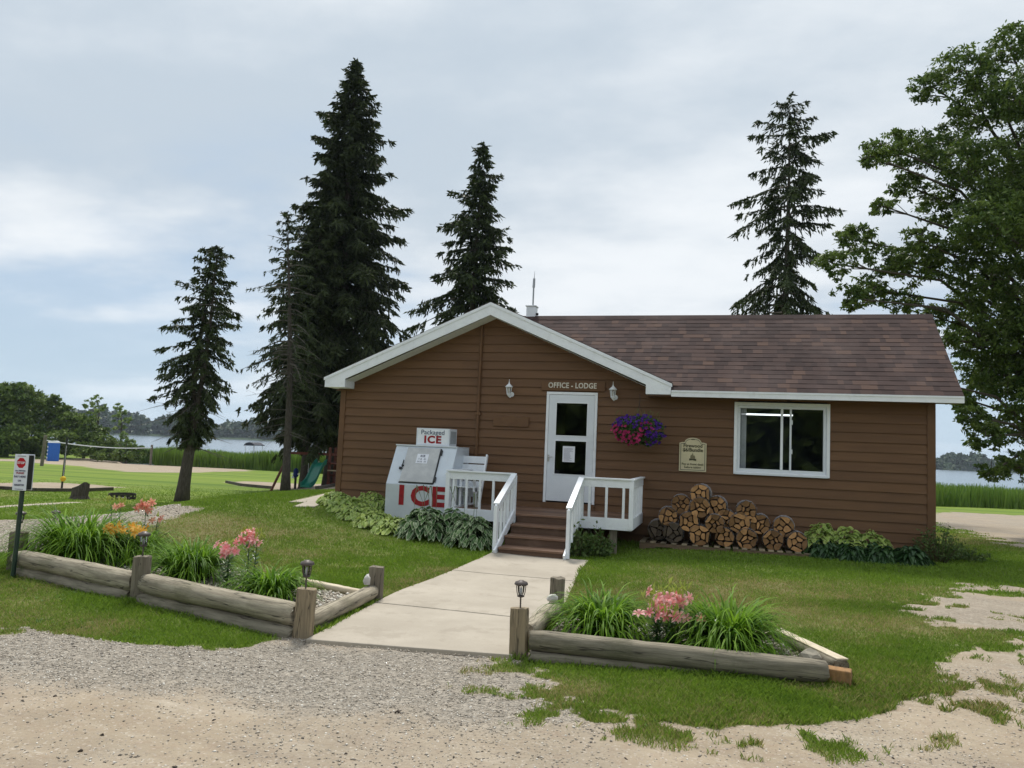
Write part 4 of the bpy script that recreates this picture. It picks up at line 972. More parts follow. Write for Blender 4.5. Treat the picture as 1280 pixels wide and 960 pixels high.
# ------------------------------------------------------------ hanging basket
bx, by, bz = -1.53, 14.12, 2.07
hb = empty('hanging_basket', (bx, by, bz), 'hanging basket overflowing with purple and magenta petunias at the gable end', 'flower basket')
MB().lathe([(0.10, -0.16), (0.16, -0.10), (0.19, 0.0), (0.19, 0.02)], (bx, by, bz), 16).build('basket', mat('coir', (0.09, 0.06, 0.03), bump=0.5), hb)
mb = MB()
for k in range(3):
    a = k*2.094+0.4; mb.tube([(bx+0.18*math.cos(a), by+0.18*math.sin(a), bz), (bx, by, bz+0.48)], 0.003, 4)
mb.tube([(bx, by, bz+0.47), (bx+.01, by, bz+0.56), (bx, by, 2.735)], 0.006, 6); mb.build('hanger', BLACK, hb)
r = np.random.default_rng(5)
def bpt(n, th0=0, th1=6.283):
    """points over the trailing mound of the basket"""
    a = r.uniform(th0, th1, n); q = r.random(n)**0.6; X = 0.47*np.cos(a)*q; Z = np.sin(a)*q
    Z = np.where(Z > 0, Z*0.25+0.0, Z*0.30); Y = -np.sqrt(np.clip(1-q**2, 0, 1))*0.30*np.sign(r.random(n)-0.22)
    Z = Z+0.03-0.10*(X > 0.15)*1.0*(Z < 0)*0.5
    return np.stack([X, Y, Z], 1)
c = bpt(2900)*0.96; d = unit(r.normal(size=c.shape)+[0, 0, -.2]); sd = unit(np.cross(d, r.normal(size=c.shape)))
V, F, a = rhombi(r, c, d*0.036, sd*0.014)
place_np('foliage', V, F, {'v': a}, leaf_mat('basket_leaf', (0.035, 0.085, 0.03), (0.13, 0.21, 0.07)), (0, 0, 0), parent=hb)
c = np.array([[x_*0.42, -0.1+0.2*y_, 0.22+0.14*z_] for x_, y_, z_ in r.uniform(-1, 1, (70, 3))]); d = unit(r.normal(size=c.shape)*0.5+[0, 0, 1])
V, F, a = rhombi(r, c, d*0.07, unit(np.cross(d, r.normal(size=c.shape)))*0.004)
place_np('foliage', V, F, {'v': a}, WEEDL, (0, 0, 0), parent=hb)
PUR = leaf_mat('purple_petal', (0.045, 0.012, 0.17), (0.11, 0.022, 0.32), (0.05, 0.01, 0.15), trans=0.3)
MAG = leaf_mat('magenta_petal', (0.34, 0.018, 0.10), (0.52, 0.05, 0.17), (0.7, 0.2, 0.3), trans=0.3)
def petunias(pts, material, nm):
    V = []; F = []; vv = []
    for c in pts:
        ax = np.array([c[0]*1.5, -0.9+0.2*r.normal(), 0.25+c[2]])+r.normal(size=3)*0.25; ax /= np.linalg.norm(ax)
        t1 = unit(np.cross(ax, [0.2, 0.1, 1.0])); t2 = np.cross(ax, t1); b = len(V); R = 0.030*r.uniform(0.8, 1.15); va = r.random()
        V.append(c-ax*0.012)
        for k in range(10):
            a = k*math.pi/5; V.append(c+(t1*math.cos(a)+t2*math.sin(a))*R*(1.0 if k % 2 else 0.78)+ax*0.004)
        vv += [va]*11; F += [(b, b+1+k, b+1+(k+1) % 10) for k in range(10)]
    return tag(place_np(nm, V, F, {'v': vv}, material, (0, 0, 0), parent=hb), kind='stuff')
def inbox(p, x0, x1, z0, z1): return p[(p[:, 0] > x0) & (p[:, 0] < x1) & (p[:, 2] > z0) & (p[:, 2] < z1)]
P_ = bpt(900)*1.05; P_ = P_[P_[:, 1] < 0.05]
petunias(np.concatenate([inbox(P_, -0.6, -0.15, 0.08, 0.5)[:28], inbox(P_, -0.15, 0.6, 0.04, 0.5)[:42], inbox(P_, 0.12, 0.6, -0.5, 0.04)[:38]]), PUR, 'petunia')
petunias(np.concatenate([inbox(P_, -0.6, -0.12, -0.5, 0.08)[:46], inbox(P_, -0.12, 0.16, -0.5, -0.06)[:18], np.array([[0.03+0.03*r.normal(), -0.31+0.02*r.normal(), 0.02-0.028*k] for k in range(9)]), inbox(P_, 0.0, 0.3, -0.02, 0.15)[:8]]), MAG, 'petunia')
# ------------------------------------------------------------ pallets and firewood
PAL = mat('pallet_wood', (0.20, 0.135, 0.085), (0.13, 0.09, 0.06), scale=5, rough=0.85, bump=0.3, stretch=(1, 5, 5), attr=True)
PALT = mat('pallet_boards', (0.30, 0.24, 0.16), (0.20, 0.16, 0.10), scale=5, rough=0.85, bump=0.3, stretch=(5, 1, 5), attr=True)
def pallet(x0, x1, y0, y1, z, label):
    t = empty('pallet', ((x0+x1)/2, y0, z), label, 'pallet', 'pallets under the firewood')
    for j, y in enumerate((y0, (y0+y1)/2, y1-0.04)):
        mb = MB(); w_ = x1-x0; mb.val = 0.5
        pts = [(x0, 0.015), (x0+w_*.16, 0.015), (x0+w_*.19, .05), (x0+w_*.36, .05), (x0+w_*.39, .015), (x0+w_*.62, .015), (x0+w_*.65, .05), (x0+w_*.83, .05), (x0+w_*.86, .015), (x1, .015), (x1, .105), (x0, .105)]
        mb.prism(pts, lambda u, v, tt: (u, y+tt*0.04, z+v), 0); mb.build('stringer', PAL, t)
    n = 9
    for k in range(n):
        x = x0+(x1-x0-0.09)*k/(n-1); mb = MB(); mb.val = float(rng.random()); mb.box(x, x+0.09, y0-0.01, y1+0.01, z+.106, z+.124); mb.build('deck_board', PALT, t)
    for k in range(3):
        mb = MB(); x = x0+(x1-x0-0.1)*k/2; mb.box(x, x+.1, y0, y1, z-.006, z+.014); mb.build('base_board', PAL, t)
pallet(-1.42, 0.10, 13.76, 14.52, 0.015, 'weathered pallet under the left part of the firewood pile')
pallet(0.14, 1.36, 13.70, 14.50, 0.02, 'brown pallet under the right part of the firewood pile')
ENDG = mat('cut_wood', (0.44, 0.24, 0.10), (0.27, 0.14, 0.06), scale=9, rough=0.8, bump=0.3, attr=1.5, stretch=(1, 0.1, 1), dirt=((0.30, 0.20, 0.12), 9, 0.5))
BARK = mat('log_bark', (0.10, 0.07, 0.05), (0.17, 0.13, 0.10), scale=12, rough=0.95, bump=0.8, dist=0.02)
ENDD = mat('dark_cut_wood', (0.13, 0.095, 0.065), (0.07, 0.055, 0.04), scale=7, rough=0.85, bump=0.3, attr=True, stretch=(1, 0.1, 1))
mt, T = new_mat('plastic_film')
fr = T.n('ShaderNodeFresnel', IOR=1.45); tcn = T.n('ShaderNodeTexCoord')
f = T.math('ADD', T.math('MULTIPLY', fr.outputs[0], 0.9), T.math('MULTIPLY', T.sstep(T.noise(tcn.outputs['Object'], 16, 5, 0.7), 0.45, 0.75), 0.30), clamp=True)
gl = T.n('ShaderNodeBsdfPrincipled', Base_Color=(0.6, 0.62, 0.66, 1), Roughness=0.22, Specular_IOR_Level=0.8); tr = T.n('ShaderNodeBsdfTransparent')
mx = T.n('ShaderNodeMixShader', Fac=f, i1=tr.outputs[0], i2=gl.outputs[0]); T.n('ShaderNodeOutputMaterial', Surface=mx.outputs[0]); FILM = mt
def clip_poly(poly, nx_, ny_, c):
    out = []
    for i in range(len(poly)):
        a, b = poly[i], poly[(i+1) % len(poly)]; da = a[0]*nx_+a[1]*ny_-c; db = b[0]*nx_+b[1]*ny_-c
        if da <= 0: out.append(a)
        if (da < 0) != (db < 0): t = da/(da-db); out.append((a[0]+(b[0]-a[0])*t, a[1]+(b[1]-a[1])*t))
    return out
def bundle_proto(seed, endm):
    r = np.random.default_rng(seed); t = empty('firewood_bundle', (0, 0, 0)); Rb = 0.155
    k = int(r.integers(7, 10)); S = []
    for i in range(k):
        rad = (0.045 if i < 3 else 0.112)*(1+0.22*r.normal()); a = (i*2.1 if i < 3 else (i-3)*2*math.pi/(k-3))+r.normal()*0.26; S.append((rad*math.cos(a), rad*math.sin(a)))
    for i, s_ in enumerate(S):
        poly = [(Rb*(1+0.05*r.normal())*math.cos(a*math.pi/12), Rb*(1+0.04*r.normal())*math.sin(a*math.pi/12)) for a in range(24)]
        for j, q_ in enumerate(S):
            if j == i: continue
            dx, dy = q_[0]-s_[0], q_[1]-s_[1]; L = math.hypot(dx, dy); nx_, ny_ = dx/L, dy/L; mx_ = ((s_[0]+q_[0])/2, (s_[1]+q_[1])/2)
            poly = clip_poly(poly, nx_, ny_, mx_[0]*nx_+mx_[1]*ny_-r.uniform(0.002, 0.013))
            if len(poly) < 3: break
        if len(poly) < 3: continue
        cx = sum(p[0] for p in poly)/len(poly); cy_ = sum(p[1] for p in poly)/len(poly)
        # soften the corners of the split piece
        pp_ = []
        for a in range(len(poly)):
            p0, p1 = poly[a], poly[(a+1) % len(poly)]
            if math.hypot(p1[0]-p0[0], p1[1]-p0[1]) > 0.03: pp_ += [(p0[0]*.8+p1[0]*.2, p0[1]*.8+p1[1]*.2), (p0[0]*.2+p1[0]*.8, p0[1]*.2+p1[1]*.8)]
            else: pp_.append(((p0[0]+p1[0])/2, (p0[1]+p1[1])/2))
        poly = pp_; y0 = r.uniform(-0.035, 0.02); tx, tz = r.normal()*0.06, r.normal()*0.06
        mb = MB(); mb.val = float(r.random()); n = len(poly)
        vs = [(u, y0+u*tx+v*tz, v) for u, v in poly]+[(u, 0.40+y0, v) for u, v in poly]
        mb.add(vs, [tuple(range(n)), tuple(range(n, 2*n))[::-1]]); mb.m = 1; mb.f += [(a, a+n, (a+1) % n+n, (a+1) % n) for a in range(n)]; mb.mi += [1]*n
        mb.build('split_log', [endm, BARK], t)
    # film wrapped over the upper side
    mb = MB(); n = 26; vs = []
    for yy, rr in ((0.012, Rb*1.02), (0.03, Rb*1.05), (0.12, Rb*1.055), (0.25, Rb*1.06), (0.36, Rb*1.045)):
        for a in range(n+1):
            an = math.pi*(-0.25+1.5*a/n); q_ = rr*(1+0.018*math.sin(a*2.3+yy*40+seed)); vs.append((q_*math.cos(an), yy, q_*math.sin(an)))
    mb.add(vs, [(i*(n+1)+a, i*(n+1)+a+1, (i+1)*(n+1)+a+1, (i+1)*(n+1)+a) for i in range(4) for a in range(n)])
    mb.build('plastic_wrap', FILM, t, smooth=True)
    return t
protos = [bundle_proto(s, ENDG) for s in (1, 2, 3, 4)]+[bundle_proto(9, ENDD)]
BUN = [(-0.42, 1.00, 0.02, 0, 'firewood bundle at the very top of the left heap'), (-0.745, 0.80, 0.14, 1, 'firewood bundle leaning left under the top one'),
 (-0.42, 0.775, -0.02, 2, 'firewood bundle directly beneath the topmost bundle'), (-0.15, 0.80, 0.13, 3, 'firewood bundle right of the one beneath the topmost, set back'),
 (-0.955, 0.58, 0.04, 3, 'leftmost bundle of the second tier, above the darkest bundles'), (-0.60, 0.515, -0.03, 0, 'second tier bundle on the shoulder of the grey bundle'),
 (-0.17, 0.515, -0.04, 1, 'second tier bundle with bright film in the middle of the left heap'), (0.02, 0.58, 0.13, 2, 'bundle peeking out behind the film topped one in the middle'),
 (-1.13, 0.33, 0.10, 4, 'dark bundle at the far left end of the firewood pile'), (-0.86, 0.31, -0.03, 4, 'grey weathered bundle, second from left in the bottom row'),
 (-0.41, 0.30, -0.05, 0, 'bottom row bundle under the left heap, orange split faces'), (0.0, 0.295, 0.0, 3, 'bottom row bundle at the gap between the two pallets'),
 (0.355, 0.76, 0.06, 1, 'single bundle crowning the right heap'), (0.24, 0.535, 0.03, 0, 'left one of the two bundles under the right heap top'),
 (0.58, 0.545, 0.10, 2, 'darker right one of the two bundles under the right heap top'), (0.365, 0.295, -0.02, 2, 'wide bottom row bundle at the left end of the right pallet'),
 (0.78, 0.30, -0.02, 1, 'bottom row bundle with dark bark in the middle of the right pallet'), (0.955, 0.53, 0.04, 3, 'upper bundle near the right end of the pile'),
 (1.17, 0.30, -0.02, 0, 'rightmost bottom row bundle beside the dark hostas')]
used = set()
for i, (x, z, dy, k, lab) in enumerate(BUN):
    b = copy_tree(protos[k]) if k in used else protos[k]; used.add(k)
    b.location = (x, 13.90+dy, z); b.rotation_euler = (0, R_(37*i % 360), R_(rng.uniform(-5, 5))); s_ = float(rng.uniform(1.0, 1.12)); b.scale = (s_, 1, s_)
    tag(b, lab, 'firewood', 'bundles of split firewood stacked on the pallets')
    for ch_ in [c for c in b.children if c.name.startswith('plastic_wrap')]: ch_.rotation_euler = (0, -R_(37*i % 360), 0)
bpy.context.view_layer.update()
# ------------------------------------------------------------ landscape logs, posts, lamps
LOGM = mat('weathered_log', (0.40, 0.355, 0.265), (0.22, 0.19, 0.14), scale=4, rough=0.9, bump=0.6, stretch=(0.7, 7, 7), dirt=((0.13, 0.125, 0.07), 2.2, 0.55), dist=0.012, crack=((0.05, 0.045, 0.035), (0.35, 5, 5), 2.2))
LOGD = mat('grey_log', (0.27, 0.24, 0.18), (0.14, 0.125, 0.09), scale=4, rough=0.9, bump=0.6, stretch=(0.7, 7, 7), dirt=((0.09, 0.09, 0.05), 2.2, 0.6), dist=0.012, crack=((0.035, 0.03, 0.025), (0.35, 5, 5), 2.2))
POSTM = mat('post_wood', (0.33, 0.265, 0.17), (0.22, 0.175, 0.115), scale=4, rough=0.85, bump=0.5, stretch=(7, 7, 0.7), dirt=((0.15, 0.125, 0.075), 3.5, 0.6), dist=0.01, crack=((0.05, 0.04, 0.03), (6, 6, 0.5), 2.5))
POSTG = mat('post_wood_grey', (0.23, 0.20, 0.15), (0.14, 0.12, 0.09), scale=4, rough=0.9, bump=0.5, stretch=(7, 7, 0.7), dirt=((0.10, 0.095, 0.06), 3.5, 0.6), dist=0.01, crack=((0.04, 0.035, 0.028), (6, 6, 0.5), 2.5))
PEEL = mat('peeled_wood', (0.62, 0.55, 0.42), (0.46, 0.38, 0.27), scale=4, rough=0.8, bump=0.3, stretch=(0.7, 7, 7))
def log(a, b, r, material, label, flat=0.0, seed=0, name='landscape_log', half=False, group='logs edging the flower beds'):
    rr = np.random.default_rng(seed); a = Vector(a); b = Vector(b); L = (b-a).length; n = 20; m_ = 22; mb = MB(); vs = []
    ph = rr.random(4)*6
    for i in range(m_+1):
        t = i/m_; x = L*t; e = min(t, 1-t)*L; k = 1-0.16*max(0, 1-e/0.035)**2
        for j in range(n):
            an = 2*math.pi*j/n; q_ = r*k*(1+0.035*math.sin(an*2+ph[0]+t*3)+0.025*math.sin(an*3+ph[1]-t*5)+0.02*math.sin(t*11+ph[2])+0.012*rr.normal())
            zq = q_*math.sin(an)
            if flat and zq > r*(1-flat): zq = r*(1-flat)+rr.normal()*0.001
            vs.append((x+(0.012*rr.normal() if i in (0, m_) else 0), q_*math.cos(an)+0.01*math.sin(t*4+ph[3]), zq))
    mb.add(vs, [(i*n+j, i*n+(j+1) % n, (i+1)*n+(j+1) % n, (i+1)*n+j) for i in range(m_) for j in range(n)]+[tuple(range(n))[::-1], tuple(m_*n+j for j in range(n))])
    o = mb.build(name, material, None, smooth=True); o.location = a; d = (b-a)/L
    y_ = Vector((0, 0, 1)).cross(d).normalized(); z_ = d.cross(y_)
    o.rotation_euler = Matrix((d, y_, z_)).transposed().to_euler(); o['label'] = label; o['category'] = 'log'
    if group: o['group'] = group
    return o
def hz(p, z): return (p[0], p[1], Hs(*p)+z)
PL1, PL2, PL3, PL4 = (-7.66, 7.16), (-5.52, 6.52), (-3.40, 5.98), (-3.53, 7.66)
PR1, PR2 = (-1.57, 6.16), (-1.60, 7.72)
def lerp2(a, b, t): return (a[0]+(b[0]-a[0])*t, a[1]+(b[1]-a[1])*t)
def off2(p, dx, dy): return (p[0]+dx, p[1]+dy)
log(hz(off2(lerp2(PL1, PL2, -0.03), 0, -0.02), 0.19), hz(lerp2(PL1, PL2, 0.965), 0.18), 0.098, LOGM, 'upper grey log of the far left stretch, between the sign post and the middle post', seed=1)
log(hz(off2(lerp2(PL1, PL2, -0.02), 0, -0.03), 0.02), hz(off2(lerp2(PL1, PL2, 0.955), 0, -0.02), 0.015), 0.092, LOGD, 'lower grey log of the far left stretch, lying in the grass', seed=2)
log(hz(lerp2(PL2, PL3, 0.035), 0.195), hz(lerp2(PL2, PL3, 0.965), 0.175), 0.100, LOGM, 'upper log of the left bed, ending at the walk corner post', seed=3)
log(hz(off2(lerp2(PL2, PL3, 0.03), 0, -0.03), 0.02), hz(off2(lerp2(PL2, PL3, 0.965), 0, -0.02), 0.005), 0.090, LOGD, 'lower log of the left bed, half sunk in the grass by the walk', seed=4)
log(hz((-3.44, 6.12), 0.105), hz((-3.53, 7.56), 0.115), 0.078, LOGM, 'flat topped timber along the left side of the walk', 0.25, seed=5)
log(hz((-3.66, 7.62), 0.075), hz((-5.0, 8.15), 0.06), 0.045, PEEL, 'thin pale pole at the back of the left bed', 0.3, seed=6)
log(hz((-1.47, 6.14), 0.150), hz((0.745, 6.35), 0.110), 0.088, LOGD, 'long dark log along the front of the right bed', 0.22, seed=7)
log(hz((-1.45, 6.12), 0.02), hz((0.6, 6.36), 0.0), 0.07, LOGD, 'sunken rotten log below the long front log of the right bed', 0.3, seed=8)
log(hz((-1.55, 6.30), 0.17), hz((-1.58, 7.62), 0.12), 0.075, LOGM, 'short log along the right side of the walk, between two posts', 0.2, seed=9)
lg = log(hz((0.47, 7.62), 0.085), hz((0.88, 6.50), 0.125), 0.07, LOGD, 'split log with bright peeled top at the right end of the right bed', 0.45, seed=10)
d_ = MB(); d_.val = .5
ln_ = Vector(hz((0.88, 6.50), 0.125))-Vector(hz((0.47, 7.62), 0.085)); Ln = ln_.length
d_.box(0.0, Ln, -0.045, 0.05, 0.039, 0.052); pt = d_.build('peeled_top', PEEL, None, bevel=0.004); pt.parent = lg
log(hz((0.48, 7.66), 0.06), hz((-0.3, 7.74), 0.05), 0.04, PEEL, 'short pale pole at the back corner of the right bed', 0.3, seed=16)
wb = MB().box(-0.085, 0.085, -0.06, 0.06, -0.03, 0.125, Matrix.Translation((0.845, 6.40, Hs(.85, 6.4))) @ Matrix.Rotation(R_(-12), 4, 'Z')).build('wood_block', mat('fresh_orange_wood', (0.36, 0.20, 0.085), (0.22, 0.13, 0.06), scale=8, rough=0.85, bump=0.5, stretch=(3, 3, 1), dirt=((0.12, 0.085, 0.05), 6, 0.6)), None, bevel=0.01); tag(wb, 'orange cut wood block at the right corner of the right bed', 'wood block')
def post(p, h, wd, th, material, label, rot=0, seed=0, bevel=0.012):
    r = np.random.default_rng(seed); z = Hs(*p); mb = MB()
    M = Matrix.Translation((p[0], p[1], z)) @ Matrix.Rotation(rot, 4, 'Z') @ Matrix.Rotation(r.normal()*0.015, 4, 'Y')
    n = 12; vs = []; rows = [-0.2, 0.0, 0.1, 0.2, 0.3, h-0.005, h]
    for i, zz_ in enumerate(rows):
        for j in range(n):
            an = 2*math.pi*(j+.5)/n; c_, s_ = math.cos(an), math.sin(an); q_ = (abs(c_)**5+abs(s_)**5)**(-1/5)
            k = (0.95 if i == len(rows)-1 else 1.0)*(1+0.012*r.normal())
            vs.append(tuple(M @ Vector((c_*q_*wd/2*k, s_*q_*th/2*k, zz_+(0.004*r.normal() if i >= 5 else 0)))))
    mb.add(vs, [(i*n+j, i*n+(j+1) % n, (i+1)*n+(j+1) % n, (i+1)*n+j) for i in range(len(rows)-1) for j in range(n)]+[tuple(range(n))[::-1], tuple((len(rows)-1)*n+j for j in range(n))])
    return tag(mb.build('wooden_post', material), label, 'post', 'short wooden posts of the flower beds')
post(off2(PL1, -0.34, 0.22), 0.46, 0.19, 0.12, POSTG, 'grey wooden post beside the green sign post at the far left', 0.3, 1)
post(PL2, 0.44, 0.155, 0.12, POSTG, 'grey wooden post midway along the left bed, under a solar light', 0.2, 2)
post(PL3, 0.41, 0.165, 0.10, POSTM, 'tan wooden post at the left front corner of the walk', 0.1, 3)
post(PL4, 0.355, 0.145, 0.14, POSTG, 'bare wooden post farther back on the left side of the walk', 0.1, 4)
post(PR1, 0.385, 0.150, 0.10, POSTM, 'tan wooden post at the right front corner of the walk', -0.05, 5)
post(PR2, 0.40, 0.145, 0.13, POSTG, 'bare wooden post farther back on the right side of the walk', 0.0, 6)
BRONZE = mat('bronze_cap', (0.085, 0.065, 0.055), (0.05, 0.042, 0.040), rough=0.45, bump=0.05, spec=0.5)
def solar(x, y, z, label, s=1.0):
    t = empty('solar_light', (x, y, z), label, 'solar light', 'small solar lights on the bed posts')
    c = (x, y, z)
    MB().lathe([(a*s, b*s) for a, b in ((0.0065, -0.02), (0.0065, 0.085))], c, 8).build('stem', BRONZE, t)
    MB().lathe([(a*s, b*s) for a, b in ((0.018, 0.085), (0.030, 0.090), (0.030, 0.098), (0.012, 0.102))], c, 12).build('base', BRONZE, t)
    MB().lathe([(a*s, b*s) for a, b in ((0.040, 0.178), (0.054, 0.184), (0.056, 0.192), (0.048, 0.206), (0.024, 0.214), (0.020, 0.219))], c, 16).build('cap', BRONZE, t, smooth=True)
    mb = MB()
    for k in range(6):
        a = k*math.pi/3+0.2; mb.tube([(x+0.024*s*math.cos(a), y+0.024*s*math.sin(a), z+0.095*s), (x+0.034*s*math.cos(a), y+0.034*s*math.sin(a), z+0.13*s), (x+0.038*s*math.cos(a), y+0.038*s*math.sin(a), z+0.182*s)], 0.0035*s, 5)
    mb.build('cage', BRONZE, t)
    MB().lathe([(a*s, b*s) for a, b in ((0.016, 0.10), (0.026, 0.13), (0.030, 0.178))], c, 12).build('lens', GL, t)
    MB().lathe([(a*s, b*s) for a, b in ((0.006, 0.10), (0.010, 0.12), (0.010, 0.15), (0.004, 0.165))], c, 8).build('diffuser', mat('pale_plastic', (0.6, 0.62, 0.65), bump=0), t)
solar(PL1[0]-.34, PL1[1]+0.22, Hs(*PL1)+0.455, 'solar light on the post beside the green sign post', 1.05)
solar(PL2[0], PL2[1], Hs(*PL2)+0.44, 'solar light on the middle post of the left bed', 1.1)
solar(PL3[0], PL3[1], Hs(*PL3)+0.41, 'solar light on the left corner post of the walk', 1.08)
solar(PR1[0], PR1[1], Hs(*PR1)+0.385, 'solar light on the right corner post of the walk', 1.0)
p_ = (-10.0, 9.85); solar(p_[0], p_[1], Hs(*p_)+0.20, 'solar light staked behind the large daylily at the far left', 1.2)
tag(MB().tube([hz(p_, -0.05), hz(p_, 0.20)], 0.02, 8).build('wooden_stake', POSTG), 'short stake carrying the solar light at the back of the left bed', 'post')
def rock(x, y, z, s, label, seed, c=(0.62, 0.60, 0.56)):
    r = np.random.default_rng(seed); bm = bmesh.new(); bmesh.ops.create_icosphere(bm, subdivisions=2, radius=1)
    for v in bm.verts:
        k = 1+0.22*math.sin(v.co.x*3+seed)*math.cos(v.co.y*4-seed)+0.05*r.normal(); v.co = Vector((v.co.x*k*s[0], v.co.y*k*s[1], v.co.z*k*s[2]))
        if v.co.z < -s[2]*0.5: v.co.z = -s[2]*0.5
    me = bpy.data.meshes.new('rock'); bm.to_mesh(me); bm.free()
    o = link_mesh('rock', me, mat('rock_%d' % int(c[0]*100), c, tuple(k*0.7 for k in c), scale=9, bump=0.4)); o.location = (x, y, z); tag(o, label, 'rock'); return o
rock(-3.56, 7.50, Hs(-3.56, 7.5)+0.225, (0.035, 0.035, 0.07), 'small white pointed rock leaning at the bare left post', 2)
rock(-1.60, 7.52, Hs(-1.6, 7.52)+0.225, (0.055, 0.04, 0.045), 'small pale rock on the log end before the bare right post', 3)
rock(0.66, 6.62, Hs(.66, 6.62)+0.14, (0.085, 0.07, 0.055), 'flat tan rock on the right end of the right bed', 4, (0.40, 0.36, 0.28))
# ------------------------------------------------------------ flowers in the beds
def bed_at(px, py): return G(px, py, 0.07)
q_ = bed_at(97, 700); daylily(q_[0], q_[1], Hs(*q_)+.05, 560, 0.85, 1.38, 201, 'largest daylily clump, at the far left end of the left bed', 0.20, 1.1)
q_ = bed_at(168, 700); daylily(q_[0], q_[1], Hs(*q_)+.05, 360, 0.60, 1.0, 202, 'daylily clump behind the solar light on the middle post', 0.17)
q_ = bed_at(236, 722); daylily(q_[0], q_[1], Hs(*q_)+.05, 400, 0.62, 1.0, 203, 'daylily clump right of the middle post, left of the pink lilies', 0.16)
q_ = bed_at(338, 748); daylily(q_[0], q_[1], Hs(*q_)+.05, 330, 0.48, 0.78, 204, 'daylily clump nearest the walk in the left bed', 0.13)
daylily(-1.02, 6.95, Hs(-1.0, 6.95)+.05, 400, 0.52, 0.90, 205, 'daylily clump left of the pink lilies in the right bed', 0.12)
daylily(0.04, 6.90, Hs(0, 6.9)+.05, 520, 0.56, 0.95, 206, 'bushy daylily clump right of the pink lilies in the right bed', 0.15)
zb = lambda x, y: Hs(x, y)+0.05
lilies(-0.47, 6.78, zb(-.5, 6.9), [(-0.09, -0.02, 0.37, 6), (-0.05, -0.12, 0.27, 5), (0.07, 0.0, 0.38, 7), (0.06, -0.12, 0.26, 5), (0.13, 0.06, 0.40, 5)], PINK, 301, 'pink lily group with yellow green buds in the right bed', buds=1.2, R=0.062)
lilies(-0.18, 6.75, zb(-.2, 6.8), [(0.0, 0.0, 0.27, 1), (0.10, 0.1, 0.25, 0), (-0.05, 0.15, 0.30, 0)], CORAL, 302, 'low lily with a single coral bloom beside the right pink group', buds=0.0, R=0.05)
q_ = bed_at(284, 737); lilies(q_[0], q_[1], zb(*q_), [(0.0, -0.02, 0.42, 9), (-0.04, 0.02, 0.40, 6)], PINK, 303, 'left pink lily cluster of the left bed', buds=0.5, R=0.062)
q_ = bed_at(307, 735); lilies(q_[0], q_[1], zb(*q_), [(0.0, 0.0, 0.54, 10), (0.10, 0.0, 0.50, 7)], PINK, 304, 'higher pink lily cluster right of its pair in the left bed', buds=1.0, R=0.062)
q_ = bed_at(148, 705); lilies(q_[0], q_[1], zb(*q_), [(-0.08, 0.0, 0.40, 8), (0.06, 0.05, 0.42, 7), (0.16, 0.1, 0.42, 3)], ORANGE, 305, 'bright orange lily cluster right of the largest daylily', buds=0.4, R=0.075)
lilies(-8.05, 9.0, zb(-8, 9), [(0.0, 0.0, 0.56, 4), (-0.25, 0.1, 0.58, 0)], CORAL, 306, 'dull coral lily bloom at the back of the far left bed', buds=1.5, R=0.06)
lilies(-7.25, 8.55, zb(-7.2, 8.5), [(0.0, 0.0, 0.66, 8), (0.16, 0.05, 0.50, 2)], CORAL, 307, 'coral pink lily head above the right shoulder of the largest daylily', buds=0.4, R=0.07)
# ------------------------------------------------------------ sign on the green post
GREEN = mat('green_post', (0.018, 0.045, 0.032), (0.012, 0.03, 0.022), rough=0.4, bump=0.03, spec=0.5)
sx_, sy2 = -7.60, 6.98; szg = Hs(sx_, sy2)
st_ = empty('visitor_sign', (sx_, sy2, szg), 'narrow white sign with a red stop symbol on a dark green post', 'sign')
MB().tube([(sx_, sy2, szg-0.1), (sx_+0.03, sy2, szg+1.36)], 0.026, 6).build('post', GREEN, st_)
Ms = Matrix.Translation((sx_+0.02, sy2, szg+1.17)) @ Matrix.Rotation(R_(14), 4, 'Z')
SW, SH = 0.155, 0.40
for yy, nm in ((-0.055, 'front_plate'), (0.05, 'rear_plate')):
    MB().box(-SW/2, SW/2, yy-0.004, yy+0.004, -SH/2, SH/2, Ms).build(nm, WHITE2, st_, bevel=0.002)
MB().box(-SW/2+.01, SW/2-.006, -0.049, 0.045, -SH/2+.01, SH/2-.01, Ms).build('housing', BLACK, st_)
mb = MB(); n = 8; vs = []
for k in range(n): a = math.pi/8+k*math.pi/4; vs.append(tuple(Ms @ Vector((0.052*math.cos(a), -0.0605, 0.105+0.060*math.sin(a)))))
mb.add(vs, [tuple(range(8))]); mb.build('stop_symbol', mat('stop_red', (0.45, 0.012, 0.02), bump=0), st_)
TX = Ms @ Matrix.Rotation(R_(90), 4, 'X')
def signtext(s_, z, size, m_): text_mesh('lettering', s_, size, TX @ Matrix.Translation((0, z, 0.0625)), m_, st_, 0.0004, 0.0008)
signtext('STOP', 0.105, 0.035, WHITE); REDI = mat('red_ink', (0.35, 0.05, 0.06), bump=0)
signtext('ALL VISITORS', 0.018, 0.019, INK); signtext('PLEASE', -0.008, 0.028, REDI); signtext('PAY HERE', -0.048, 0.030, INK); signtext('OR', -0.093, 0.026, INK); signtext('REGISTER', -0.140, 0.026, INK)
for zz_ in (SH/2-0.02, -SH/2+0.015): MB().box(-SW/2+.03, SW/2-.03, -0.0605, -0.0595, zz_-0.003, zz_+0.003, Ms).build('border_line', INK, st_)
HAZE = 0.00016
